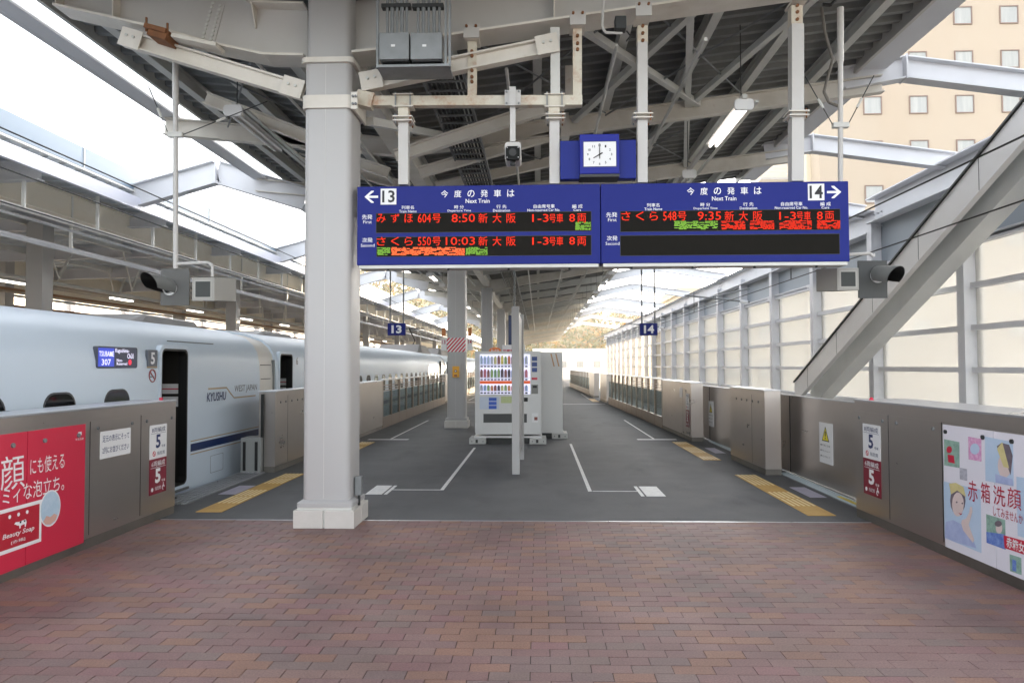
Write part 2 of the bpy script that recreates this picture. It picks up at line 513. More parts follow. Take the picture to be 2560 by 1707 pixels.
tactile(-3.9, -3.6, 33.5, 36.5, 1); tactile(2.5, 2.8, 34.4, 37.4, 1)
# floor stickers at the doors
for x0, x1, y0, y1 in ((-4.22, -3.99, 9.65, 10.36), (3.43, 3.64, 9.55, 10.35), (3.36, 3.56, 14.3, 15.2)):
    st = line(x0, x1, y0, y1, 'floor_sticker', m=mat('sticker_lilac', (176, 172, 190), .5, grime=.3, gcol=(130, 124, 140), gscale=6))
# door sills: ribbed metal combs
for s_, xa, xb, spans in ((-1, -4.72, -4.3, ((8.9, 11.6), (13.2, 16.6), (33, 37))), (1, 3.71, 3.87, ((8.45, 11.7), (13.45, 16.5), (33, 37)))):
    for y0, y1 in spans:
        sill = MB().box(xa, xb, y0, y1, -.002, .008).build('door_sill', GALV, platform)
        m = MB(); n = 6 if s_ < 0 else 3
        for j in range(n):
            xx = xa + (j + .5) * (xb - xa) / n
            m.box(xx - .012, xx + .012, y0, y1, .008, .022)
        m.build('sill_rib', STEELTOP if s_ < 0 else mat('pale_blue_sill', (200, 212, 216), .5), sill)
        if s_ > 0: MB().box(xa + .05, xa + .10, y0, y0 + 1.1, .008, .0235).build('yellow_edge', mat('sill_yellow', (224, 204, 96), .5), sill)

# rails of both tracks
for xc in (-6.57, 5.75):
    for s_ in (-.72, .72):
        m = MB().box(xc + s_ - .035, xc + s_ + .035, -14, 300, -1.16, -1.12).box(xc + s_ - .01, xc + s_ + .01, -14, 300, -1.25, -1.16).box(xc + s_ - .07, xc + s_ + .07, -14, 300, -1.28, -1.25)
        tag(m.build('rail', GALV), 'steel rail of the track %s platform' % (('left of the' if xc < 0 else 'right of the')) + (', farther rail' if (s_ < 0) == (xc < 0) else ', nearer rail'), 'rail')

# ------------------------------------------------------------------ columns down the platform
def column(yc, label, near=False):
    xc = -2.235
    t = thing('platform_column', label, 'column', (xc, yc, 0), 'columns down the middle of the platform')
    h = .25
    m = MB()
    rings = []
    for z in (.26, 4.93 if near else 5.05):
        rings.append([(xc + a, yc + b, z) for a, b in rrect(-h, h, -h, h, .065, 5)])
    m.loft(rings); m.build('shaft', PILLAR, t, smooth=True)
    MB().box(xc - .022, xc - .018, yc - h - .002, yc - h + .01, .3, 4.9).build('weld_seam', GREY, t)
    if near:
        m = MB().loft([[(xc + a, yc + b, z) for a, b in rrect(-.235, .235, -.235, .235, .065, 5)] for z in (4.93, 6.3)])
        m.build('upper_shaft', PILLAR, t, smooth=True)
        m = MB().loft([[(xc + a, yc + b, z) for a, b in rrect(-.285, .285, -.285, .285, .07, 5)] for z in (4.91, 4.965)])
        m.build('collar', CREAM, t)
        m = MB()
        for z0, z1 in ((4.42, 4.56),):
            m.loft([[(xc + a, yc + b, z) for a, b in rrect(-.275, .275, -.275, .275, .07, 5)] for z in (z0, z1)])
        m.box(xc + .26, xc + .33, yc - .29, yc - .27, 4.40, 4.58)
        m.box(xc + .275, xc + .295, yc - .27, yc + .27, 4.40, 4.58)
        cl = m.build('clamp_band', CREAM, t)
        m = MB()
        for z in (4.45, 4.53):
            for dx in (.285, .315): m.tube((xc + dx, yc - .31, z), (xc + dx, yc - .27, z), .014, 6)
        m.build('bolt', GALV, cl)
    base = MB().loft([[(xc + a, yc + b, z) for a, b in rrect(-h - d, h + d, -h - d, h + d, .03 if d > .01 else .065, 5)] for z, d in ((.215, .045), (.255, .045), (.285, .0))])
    base.build('base_flange', PILLAR, t, smooth=True)
    MB().box(xc - .285, xc + .285, yc - .285, yc + .285, .17, .215).build('base_gap', GREY, t)
    for a, b in ((-1, -1), (1, -1), (-1, 1), (1, 1)):
        q = MB().box(xc + (.008 if a > 0 else -.32), xc + (.32 if a > 0 else -.008), yc + (.008 if b > 0 else -.32), yc + (.32 if b > 0 else -.008), 0, .185)
        q.build('plinth_block', CONCP, t, bevel=.006)
    MB().box(xc - .3, xc + .3, yc - .3, yc + .3, 0, .17).build('plinth_core', GREY, t)
    return t
CONCP = mat('plinth_stone', (196, 192, 186), .6, grime=.25, gcol=(150, 145, 135), gscale=4, bump=.15, bscale=60)
c0 = column(7.97, 'big white column standing where the brick paving meets the asphalt', near=True)
m = MB().box(-1.975, -1.90, 7.90, 7.99, .30, .50); m.build('socket_box', GALV, c0, bevel=.008)
MB().tube((-1.935, 7.945, .19), (-1.935, 7.945, .30), .015).build('conduit', DARK, c0)
c1 = column(20.31, 'white column with a red striped band and a yellow emergency box')
sg = MB().box(-2.235 - .256, -2.235 + .256, 20.31 - .258, 20.31 + .258, 2.06, 2.44).build('striped_band', SIGNW, c1)
m = MB()
F = Face((-2.49, 20.31 - .2585, 2.06), (1, 0, 0), (0, 0, 1))
for k in range(-3, 6):
    a = k * .1
    pts = [(a, 0), (a + .055, 0), (a + .055 + .38 * .9, .38), (a + .38 * .9, .38)]
    # clip to 0...5
    def clip(p, lim, keep_gt):
        out = []
        for i in range(len(p)):
            A, B = p[i], p[(i + 1) % len(p)]
            ia = (A[0] >= lim) if keep_gt else (A[0] <= lim); ib = (B[0] >= lim) if keep_gt else (B[0] <= lim)
            if ia: out.append(A)
            if ia != ib:
                tt = (lim - A[0]) / (B[0] - A[0]); out.append((lim, A[1] + tt * (B[1] - A[1])))
        return out
    pts = clip(clip(pts, 0.0, True), .512, False) if pts else []
    if len(pts) > 2: F.poly(m, pts, .001, .003)
m.build('red_stripe', RED, sg)
for dx, c in ((-.36, 1), (.36, 1)):
    MB().box(-2.235 + dx - .07, -2.235 + dx + .07, 20.2, 20.23, 2.1, 2.42).build('side_plate', SIGNW, c1)
    m = MB(); Face((-2.235 + dx - .05, 20.198, 2.28), (1, 0, 0), (0, 0, 1)).text(m, '13' if dx < 0 else '14', 0, .1, 0, .11, d=.001, bold=.02); m.build('lettering', REDTXT, c1)
    MB().box(-2.235 + dx - .05, -2.235 + dx + .05, 20.18, 20.25, 2.5, 2.72).build('small_lamp', mat('orange_box', (196, 120, 60), .5), c1)
sos = thing('emergency_call_box', 'yellow emergency button box fixed on the striped column', 'call box', (-2.2, 19.8, 1.4))
MB().box(-2.33, -2.15, 19.96, 20.06, 1.37, 1.67).build('case', mat('signal_yellow', (232, 168, 30), .4), sos, bevel=.01)
m = MB().tube((-2.24, 19.955, 1.54), (-2.24, 19.935, 1.54), .035, 16); m.build('button', mat('button_dark', (90, 50, 30), .4), sos)
MB().tube((-2.24, 19.94, 1.54), (-2.24, 19.93, 1.54), .02, 12).build('button_cap', SIGNW, sos)
MB().box(-2.28, -2.20, 19.952, 19.96, 1.40, 1.44).build('label_plate', MAROON, sos)
for k, lb in enumerate(('white column behind the vending machines, third from the camera', 'white column farther on, fourth from the camera', 'far white column, fifth from the camera', 'farthest white column near the platform end')):
    column(32.2 + 12.1 * k, lb)

# ------------------------------------------------------------------ canopy of this platform
VX = -2.235
def zd(x): return 5.62 + (.105 * (VX - x) if x < VX else .12 * (x - VX))
canopy = thing('platform_canopy', 'dark roof deck on white steel frames over the platform', 'canopy', (VX, 8, 5.6))
FR = 4.03
frames = [7.97 + FR * k for k in range(0, 29)]
def deckpart(x0, x1, y0, y1, m, name='roof_deck'):
    mb = MB(); y = y0; p = .3
    prof = [(0, 0), (.09, 0), (.12, .09), (.27, .09), (.30, 0)]
    pts = []
    while y < y1:
        for a, b in prof[:-1]: pts.append((y + a, b))
        y += p
    lo = [(x0, yy, zd(x0) + b) for yy, b in pts]; hi = [(x1, yy, zd(x1) + b) for yy, b in pts]
    k = len(lo)
    mb.v = lo + hi; mb.f = [(i, i + 1, k + i + 1, k + i) for i in range(k - 1)]; mb.m = [0] * (k - 1)
    lo2 = [(x0, y0, zd(x0) + .13), (x1, y0, zd(x1) + .13), (x1, y1, zd(x1) + .13), (x0, y1, zd(x0) + .13)]
    mb.plate(lo2, (0, 0, .03))
    return mb.build(name, m, canopy)
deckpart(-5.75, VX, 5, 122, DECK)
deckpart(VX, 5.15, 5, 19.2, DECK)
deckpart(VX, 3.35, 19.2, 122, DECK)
# eaves
def eave(x, z, y0, y1, wdt, h, m, nm='eave_beam'):
    return MB().box(x - wdt / 2, x + wdt / 2, y0, y1, z - h / 2, z + h / 2).build(nm, m, canopy)
eave(-6.25, 5.98, 5, 122, .06, .34, LILAC, 'eave_fascia'); eave(-6.10, 5.83, 5, 122, .26, .03, LILAC, 'eave_soffit')
eave(-5.72, 5.98, 5, 122, .05, .2, GREY)
eave(5.60, 6.62, 5, 19.2, .06, .34, LILAC, 'eave_fascia'); eave(5.36, 6.46, 5, 19.2, .42, .03, LILAC, 'eave_soffit')
eave(5.13, 6.5, 5, 19.2, .05, .26, WHITE)
eave(3.42, 6.24, 19.2, 122, .08, .3, WHITE, 'eave_fascia')
# purlins
for x in (-5.1, -4.2, -3.1, -2.19, -1.1, 0.0, 1.1, 2.2, 3.3):
    MB().ibeam((x, 8.2, zd(x) - .11), (x, 122, zd(x) - .11), .12, .2).build('purlin', GREY, canopy)
MB().ibeam((4.4, 8.2, zd(4.4) - .11), (4.4, 19.2, zd(4.4) - .11), .12, .2).build('purlin', GREY, canopy)
# frames: a slender rafter each 4 m
for i, yy in enumerate(frames):
    far = yy > 19.2
    main = abs((yy - 7.97) / 12.09 - round((yy - 7.97) / 12.09)) < .1
    xr = 3.4 if far else 5.55
    if main:
        if abs(yy - 7.97) < .5: continue
        for xa, xb in ((VX, -6.2), (VX, xr)):
            za = zd(xa) - .62; zb = zd(xb) - .42
            pts = [(xa, zd(xa) - .22), (xa, zd(xa) - .80), (xa + (xb - xa) * .25, zd(xa + (xb - xa) * .25) - .62), (xb, zd(xb) - .42), (xb, zd(xb) - .22)]
            m = MB().plate([(a, yy - .01, b) for a, b in pts], (0, .02, 0))
            for (a, b), (c, d) in zip(pts[1:3], pts[2:4]): m.beam((a, yy, b), (c, yy, d), .24, .022)
            m.build('main_girder', CREAM, canopy)
    else:
        for xa, xb in ((VX, -6.2), (VX, xr)):
            MB().ibeam((xa, yy, zd(xa) - .36), (xb, yy, zd(xb) - .36), .16, .28).build('rafter', CREAM if yy < 20 else GREY, canopy)
# gusseted struts and tie rods between frames
m = MB(); m2 = MB()
for i, yy in enumerate(frames[:-1]):
    y2 = yy + FR
    if yy > 60: break
    for xa, xb in ((-5.1, -3.1), (-1.1, 1.1), (1.1, 3.3)):
        if yy > 18 and xb > 3.4: continue
        q = MB()
        q.tube((xa, yy + .1, zd(xa) - .26), (xb, y2 - .1, zd(xb) - .26), .014, 5)
        q.tube((xb, yy + .1, zd(xb) - .30), (xa, y2 - .1, zd(xa) - .30), .014, 5)
        q.build('tie_rod', GALV, canopy)
# beam over the columns
MB().box(VX - .13, VX + .13, 8.3, 122, 5.12, 5.34).build('spine_beam', CREAM, canopy)
for px, yy in ((-1.0, 12.0), (-1.0, 16.0), (.45, 12.0), (.45, 16.0)):
    z0 = zd(px) - .5
    MB().box(px - .06, px + .06, yy - .06, yy + .06, z0 - .25, z0 + .35).build('hanger', GREY, canopy)
# lower raking beams seen behind the departure boards
for yy, zl, zr in ((10.0, 4.55, 5.30), (12.0, 4.85, 5.5), (14.0, 5.1, 5.6)):
    MB().ibeam((-1.95, yy, zl), (.45, yy, zr), .12, .17).build('raking_beam', CREAM, canopy)
    MB().ibeam((-2.45, yy, zl), (-4.6, yy, zr + .1), .12, .17).build('raking_beam', CREAM, canopy)
    MB().box(.38, .52, yy - .07, yy + .07, zr - .1, zd(.45) - .2).build('hanger', CREAM, canopy)
# diagonal bracing bars from column head
for a, b in (((-1.9, 8.24, 4.45), (-1.1, 11.95, 5.35)), ((.2, 8.1, zd(.2) - .30), (2.6, 11.95, zd(2.6) - .30)), ((2.0, 8.1, zd(2) - .30), (.6, 11.95, zd(.6) - .30)), ((1.7, 8.1, zd(1.7) - .28), (3.2, 16, zd(3.2) - .28)), ((3.4, 8.1, zd(3.4) - .28), (1.5, 16, zd(1.5) - .28))):
    MB().beam(a, b, .09, .09).build('brace', GREY, canopy)

# the great cross girder at the near column
gir = thing('cross_girder', 'deep white steel girder with bolted splice crossing above the near column', 'girder', (VX, 8, 5.2))
GY = 7.99
def gp(px, py): v = P(px, py, Y=GY); return (v.x, v.z)
left = [gp(770, 152), gp(672, 150), gp(540, 122), gp(420, 88), gp(155, 28)]
lt = [(left[-1][0], 6.05), (VX, 5.85)]
m = MB()
pts = left + [(left[-1][0] - .0, 6.1), (-3.0, 5.62), (VX, 5.55)]
pts = left + [(left[-1][0], 6.15), gp(560, -40), gp(645, 22), gp(770, 26)]
m.plate([(a, GY - .01, b) for a, b in pts], (0, .02, 0))
m.build('web', WHITE, gir)
m = MB()
for (a, b), (c, d) in zip(left, left[1:]): m.beam((a, GY, b), (c, GY, d), .34, .025)
m.build('bottom_flange', CREAM, gir)
m = MB()
tp = [gp(770, 26), gp(645, 22), gp(560, -40), (left[-1][0], 6.15)]
for (a, b), (c, d) in zip(tp, tp[1:]): m.beam((a, GY, b), (c, GY, d), .34, .025)
m.build('top_flange', CREAM, gir)
right = [gp(890, 148), gp(960, 140), gp(1115, 108), gp(1385, 68), gp(2065, -30), gp(2330, -80)]
rt = [(right[-1][0], right[-1][1] + .45), (VX, 5.9)]
m = MB().plate([(a, GY - .01, b) for a, b in right + rt], (0, .02, 0)); m.build('web', WHITE, gir)
m = MB()
for (a, b), (c, d) in zip(right, right[1:]): m.beam((a, GY, b), (c, GY, d), .40, .025)
m.build('bottom_flange', CREAM, gir)
# stiffeners
for px, y0, y1 in ((640, 24, 74), (300, -30, 58), (160, -60, 30), (1383, -60, 66), (1383 + 640, -60, -26)):
    a, b = P(px, y0, Y=GY), P(px, y1, Y=GY)
    MB().plate([(a.x, GY - .01, a.z), (a.x, GY - .16, a.z), (a.x + (.0), GY - .15 if px != 640 else GY - .03, b.z), (a.x, GY - .01, b.z)], (.015, 0, 0)).build('stiffener', CREAM, gir)
# splice plate with two rows of bolts
a, b, c, d = (P(528, 4, Y=GY), P(563, 16, Y=GY), P(538, 110, Y=GY), P(500, 100, Y=GY))
m = MB().plate([(v.x, GY - .024, v.z) for v in (a, b, c, d)], (0, .014, 0)).build('splice_plate', WHITE, gir)
q = MB()
for k in range(9):
    t = (k + .5) / 9
    for s_ in (.24, .76):
        top = a.lerp(b, s_); bot = d.lerp(c, s_); pt = top.lerp(bot, t)
        q.tube((pt.x, GY - .040, pt.z), (pt.x, GY - .022, pt.z), .016, 7)
q.build('bolt', GREY, gir)
# column-head brackets
for s_, lst in ((-1, ((762, 232), (310, 96))), (1, ((905, 212), (1395, 112)))):
    A = P(*lst[0], Y=7.9); B = P(*lst[1], Y=7.9)
    MB().ibeam(A, B, .12, .17).build('raking_beam', CREAM, gir)
    for v, d in ((A, 1), (B, -1)):
        dr = (B - A).normalized() * d
        g = MB().beam(v + Vector((0, -.075, 0)), v + dr * .24 + Vector((0, -.075, 0)), .014, .205).build('gusset', CREAM, gir)
        q = MB()
        for k in (.08, .16): q.tube(v + dr * k + Vector((0, -.10, .02)), v + dr * k + Vector((0, -.08, .02)), .016, 7)
        q.build('bolt', GREY, g)
v = P(1383, 100, Y=7.9); MB().box(v.x - .03, v.x + .07, 7.86, 8.0, v.z - .62, v.z + .12).build('drop_bracket', GREY, gir)
# rusty clamp hung under the left arm
A, B = P(378, 78, Y=7.78), P(430, 92, Y=7.78)
m = MB().beam(A, B, .3, .05).beam(A + Vector((.03, 0, -.06)), B + Vector((0, 0, -.06)), .26, .07)
for v in (A, B): m.tube(v - Vector((0, .1, .05)), v + Vector((0, -.1, .1)), .012, 6)
m.build('rusty_clamp', RUST, gir)
A, B = P(440, 98, Y=7.8), P(550, 122, Y=7.8)
m = MB().beam(A, B, .22, .04)
for k in range(6): v = A.lerp(B, (k + .5) / 6); m.tube(v, v + Vector((0, 0, .05)), .014, 6)
m.build('flange_plate', CREAM, gir)

# ------------------------------------------------------------------ link beams to both sides
def kink_beam(pts, yy, label, grp, h=.36):
    t = thing('link_beam', label, 'beam', (pts[1][0], yy, pts[1][1]), grp)
    for i, ((a, b), (c, d)) in enumerate(zip(pts, pts[1:])):
        m = MB().ibeam((a, yy, b), (c, yy, d), .24, h, .022, .014); m.build('beam_segment', LILAC, t)
    for a, b in pts[1:-1]: MB().box(a - .012, a + .012, yy - .13, yy + .13, b - h / 2 - .02, b + h / 2 + .02).build('splice_plate', LILAC, t)
    return t
names = ['nearest white beam linking the canopy to the right hand wall, cranked above the track',
         'second white beam linking the canopy to the right hand wall', 'third white beam over the right track, behind the departure board',
         'fourth white beam over the right track, behind the departure board', 'fifth white beam over the right track', 'sixth white beam over the right track', 'seventh white beam over the right track', 'eighth white beam over the right track', 'ninth white beam over the right track', 'last white beam over the right track, near the platform end']
for i, yy in enumerate((12.0, 16.03, 20.06, 24.1, 34.7, 43, 51.5, 60, 69, 80)):
    if yy < 19: pts = [(4.9, 6.27), (5.9, 6.44), (9.1, 5.98)]
    else: pts = [(3.2, 5.75), (5.72 - max(0, yy - 30) * .02, 6.25), (8.75, 5.75)]
    kink_beam(pts, yy, names[i], 'beams over the right track')
names = ['white cranked beam spanning the train, nearest', 'second white cranked beam spanning the train, behind the big column', 'third white cranked beam over the train roof', 'fourth white cranked beam over the train roof', 'far white cranked beam over the train roof', 'farthest white cranked beam over the train roof']
for i, yy in enumerate((16.03, 25, 34, 43.5, 53, 64)):
    kink_beam([(-5.12, 5.36), (-7.1, 5.98), (-9.0, 5.45)], yy, names[i], 'beams over the train', h=.5)

# ------------------------------------------------------------------ glazed wall along the right track
wall = thing('glazed_screen_wall', 'white steel posts and rails with milky panes along the right track', 'screen wall', (8.7, 15, -1.3))
WY0, WS = 15.19, 4.06
rails_z = [.72, 1.57, 2.41, 3.25, 4.12]
psrc = MB().box(8.5, 8.9, -.012, .012, -1.3, 5.3).box(8.5, 8.525, -.13, .13, -1.3, 5.3).box(8.875, 8.9, -.13, .13, -1.3, 5.3)
prow = None; pane_src = {}; rail_src = None
WN = 20
for k in range(-3, WN):
    yy = WY0 + WS * k
    if prow is None: prow = psrc.build('post', LILAC, wall); prow.location = (0, yy - 0, 0); prow.data.transform(Matrix.Translation((0, WL[wall.name].y, 0))); prow.location = (0, yy - WL[wall.name].y, 0)
    else: inst(prow, wall, (0, yy - WL[wall.name].y, 0))
    ys, ye = yy + .14, yy + WS - .14
    if rail_src is None:
        rail_src = MB().box(8.62, 8.78, -WS / 2 + .14, WS / 2 - .14, -.055, .055).build('rail_bar', LILAC, wall)
        rail_src.data.transform(Matrix.Translation(WL[wall.name]))
        pane_z = list(zip([-.2] + rails_z[:-1], rails_z))
        first = True
    for j, z in enumerate(rails_z):
        loc = Vector((0, yy + WS / 2, z)) - Vector((0, WL[wall.name].y, WL[wall.name].z)); loc.x = -WL[wall.name].x
        if first: rail_src.location = loc; first = False
        else: inst(rail_src, wall, loc)
    for j, (za, zb) in enumerate(pane_z):
        key = j
        if key not in pane_src:
            o = MB().box(8.80, 8.815, -WS / 2 + .02, WS / 2 - .02, za, zb).build('pane', PANEW, wall)
            o.data.transform(Matrix.Translation(WL[wall.name])); pane_src[key] = o
        else: o = inst(pane_src[key], wall)
        o.location = (-WL[wall.name].x, yy + WS / 2 - WL[wall.name].y, -WL[wall.name].z)
    top = 5.05 if yy > 19 else 5.3
    MB().box(8.80, 8.83, ys - .1, ye + .1, 4.2, top).build('upper_panel', mat('blue_grey_panel', (150, 158, 166), .5), wall)
    m = MB().box(8.62, 8.84, ys - .05, ye + .05, 4.12, 4.22).box(8.50, 8.62, yy + .1, yy + .4, 4.1, 4.2); m.build('transom', LILAC, wall)
MB().ibeam((8.7, 2, 5.62), (8.7, 19.3, 5.62), .5, .64, .03, .02).build('cap_beam', LILAC, wall)
MB().ibeam((8.7, 19.32, 5.36), (8.7, 98, 5.36), .5, .62, .03, .02).build('cap_beam', LILAC, wall)
q = MB()
for k in range(10):
    for dy in (-.2, 0, .2):
        for dz in (-.18, -.06, .06, .18): q.tube((8.66, 10.9 + 8.2 * (k // 2) + dy, 5.65 + dz - (.29 if k > 1 else 0)), (8.69, 10.9 + 8.2 * (k // 2) + dy, 5.65 + dz - (.29 if k > 1 else 0)), .02, 6)
q.build('bolt', LILAC, wall)
MB().box(8.45, 8.95, -2, 98, -1.3, -.2).build('wall_footing', CONC, wall)

# inclined stair stringers in front of it
st = thing('inclined_stringers', 'sloping steel box beams of a stair rising toward the camera before the glazed wall', 'stair beam', (7.6, 20, 0))
def zl(yy, c): return .747 + .437 * (22.147 - yy)
c = 7.7
def zi(yy, c): return 1.03 + .448 * (20.83 - yy)
FACE1 = mat('stringer_face', (226, 225, 224), .45, grime=.15, gcol=(170, 160, 155), gscale=1)
FACE2 = mat('stringer_face2', (212, 214, 213), .45, grime=.2, gcol=(140, 140, 135), gscale=1)
for nm, dz, hh, x0, x1, ms, ya, yb, f_ in (('outer_stringer', 0, .59, 7.7, 7.82, FACE1, 22.6, 6.5, zl), ('soffit', .42, .06, 7.83, 8.02, GREY, 22.6, 6.5, zl), ('inner_stringer', 0, .52, 8.03, 8.42, FACE2, 22.2, 6.8, zi)):
    m = MB().plate([(x0, ya, f_(ya, c) + dz), (x0, yb, f_(yb, c) + dz), (x0, yb, f_(yb, c) + dz + hh), (x0, ya, f_(ya, c) + dz + hh)], (x1 - x0, 0, 0))
    m.build(nm, ms, st)
for k in range(7):
    yy = 21.5 - k * 2.1
    MB().plate([(7.695, yy, zl(yy, c) + .01), (7.695, yy + .012, zl(yy, c) + .01), (7.695, yy + .012, zl(yy, c) + .59), (7.695, yy, zl(yy, c) + .59)], (.004, 0, 0)).build('joint', DARK, st)
m = MB().plate([(7.66, 22.6, zl(22.6, c) + .60), (7.66, 6.5, zl(6.5, c) + .60), (7.66, 6.5, zl(6.5, c) + .64), (7.66, 22.6, zl(22.6, c) + .64)], (.2, 0, 0)); m.build('top_edge', DARK, st)

NCREAM = mat('neighbour_cream', (232, 226, 212), .5, grime=.3, gcol=(200, 190, 166), gscale=1.5)
NGREY = mat('neighbour_grey', (222, 222, 218), .5, grime=.3, gcol=(190, 188, 180), gscale=2)
# ------------------------------------------------------------------ neighbour platform and canopy (left)
nb = thing('neighbour_canopy', 'blue grey canopy over the next platform beyond the train', 'canopy', (-12, 20, 4.8), None)
MB().box(-9.05, -8.98, -6, 130, 5.62, 6.02).build('parapet', mat('pale_blue_parapet', (126, 144, 162), .5), nb)
for k in range(20):
    MB().box(-8.975, -8.965, 3 + 5.6 * k, 3.03 + 5.6 * k, 5.62, 6.02).build('parapet_joint', NGREY, nb)
MB().box(-9.3, -8.95, -6, 130, 5.56, 5.60).box(-9.3, -8.98, -6, 130, 5.38, 5.44).build('eave_soffit', NGREY, nb)
MB().box(-8.9, -8.82, -6, 130, 5.16, 5.42).build('eave_fascia', mat('bright_eave', (226, 228, 240), .4), nb)
def zn(x): return 5.46 - .02 * (-9 - x)
m = MB(); y = -6; pts = []
while y < 130:
    for a, b in ((0, 0), (.16, 0), (.2, .1), (.46, .1)): pts.append((y + a, b))
    y += .5
lo = [(-9.0, a, zn(-9) + b) for a, b in pts]; hi = [(-20, a, zn(-20) + b) for a, b in pts]; k = len(lo)
m.v = lo + hi; m.f = [(i, i + 1, k + i + 1, k + i) for i in range(k - 1)]; m.m = [0] * (k - 1)
m.plate([(-9, -6, 5.63), (-20, -6, 5.5), (-20, 130, 5.5), (-9, 130, 5.63)], (0, 0, .02))
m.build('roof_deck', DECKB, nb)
for i in range(22):
    yy = 4 + 4.5 * i
    MB().ibeam((-9, yy, zn(-9) - .22), (-19.6, yy, zn(-19.6) - .22), .2, .36).build('rafter', LILAC, nb)
for x, h_, m_ in ((-9.9, .54, NCREAM), (-17.8, .5, NCREAM)):
    MB().ibeam((x, -6, 5.05), (x, 130, 5.05), .3, h_).build('long_beam', m_, nb)
for x in (-11.1, -12.4, -14, -15.6): MB().ibeam((x, -6, 5.2), (x, 130, 5.2), .1, .16).build('purlin', NGREY, nb)
MB().box(-19.7, -19.55, -6, 130, 4.5, 5.3).build('eave_beam', NCREAM, nb)
for x in (-11.9, -16.5):
    for k in range(9):
        yy = 6.0 + 11.2 * k if x > -14 else 11 + 11.2 * k
        MB().box(x - .2, x + .2, yy - .2, yy + .2, 0, 5.1).build('post', PILLAR, nb)
for x, z, r, m_ in ((-9.35, 4.55, .05, WHITE), (-9.5, 4.45, .03, LILAC), (-9.9, 4.15, .06, LILAC), (-13.1, 3.95, .05, GREY), (-15, 3.9, .04, PLANK), (-17, 4.0, .05, GREY), (-18.2, 3.8, .05, PLANK)):
    MB().tube((x, -4, z), (x, 120, z), r, 6).build('pipe', m_, nb)
m = MB()
for i in range(40):
    yy = 4 + 2.25 * i
    m = MB().box(-9.36, -9.3, yy, yy + .04, 4.55, 5.3)
    if i % 2: m.box(-9.93, -9.87, yy, yy + .04, 4.15, 5.3)
    m.build('pipe_hanger', NGREY, nb)
# truss diagonals
for i in range(20):
    yy = 5 + 3.6 * i
    for xx in (-12.9, -15.5):
        MB().tube((xx, yy, 4.1), (xx - .6, yy + 1.6, 5.1), .03, 5).tube((xx, yy, 4.1), (xx + .5, yy - 1.4, 5.1), .02, 5).build('hanging_brace', NGREY, nb)
# cables trays
for x in (-14.2, -16.2): MB().box(x - .25, x + .25, -4, 120, 3.98, 4.03).build('cable_tray', mat('tray_tan', (170, 156, 138), .6), nb)
ORD = ['nearest', 'second', 'third', 'fourth', 'fifth', 'sixth', 'seventh', 'eighth', 'ninth', 'tenth', 'eleventh', 'twelfth', 'thirteenth', 'fourteenth', 'fifteenth', 'sixteenth']
# its strip lamps
for i in range(16):
    yy = 8 + 5.1 * i
    for x, z in ((-13.4, 3.86), (-18.6, 3.3)):
        t = thing('strip_lamp', '%s strip lamp, counted from the camera, of the %s row beyond the train' % (ORD[i], 'lower' if z < 3.6 else 'upper'), 'lamp', (x, yy, z), 'strip lamps in the lower row beyond the train' if z < 3.6 else 'strip lamps in the upper row beyond the train')
        MB().box(x - .08, x + .08, yy - .65, yy + .65, z, z + .06).build('housing', WHITE, t)
        MB().box(x - .05, x + .05, yy - .6, yy + .6, z - .04, z).build('tube', TUBE, t)
nplat = struct('neighbour_platform', (-13, 20, 0))
MB().box(-19, -9.6, -10, 130, -1.3, 0).build('platform_slab', CONC, nplat)
MB().box(-9.75, -9.62, -10, 130, 0, 1.3).build('platform_fence', STEEL, nplat)

# far wall beyond the neighbour platform
fw = thing('far_wall', 'bright wall with brown rails beyond the neighbouring platform', 'wall', (-24, 30, 0))
MB().box(-24.2, -24, -10, 130, -1.3, 6.2).build('wall_face', mat('bright_wall', (236, 232, 226), .7, grime=.2, gcol=(200, 190, 176), gscale=.5), fw)
for i in range(26):
    MB().box(-23.98, -23.7, -8 + 5 * i, -7.7 + 5 * i, -1.3, 6.2).build('post', LILAC, fw)
for z in (2.9, 3.5, 4.1):
    MB().box(-23.66, -23.6, -10, 130, z, z + .14).build('rail_bar', PLANK, fw)

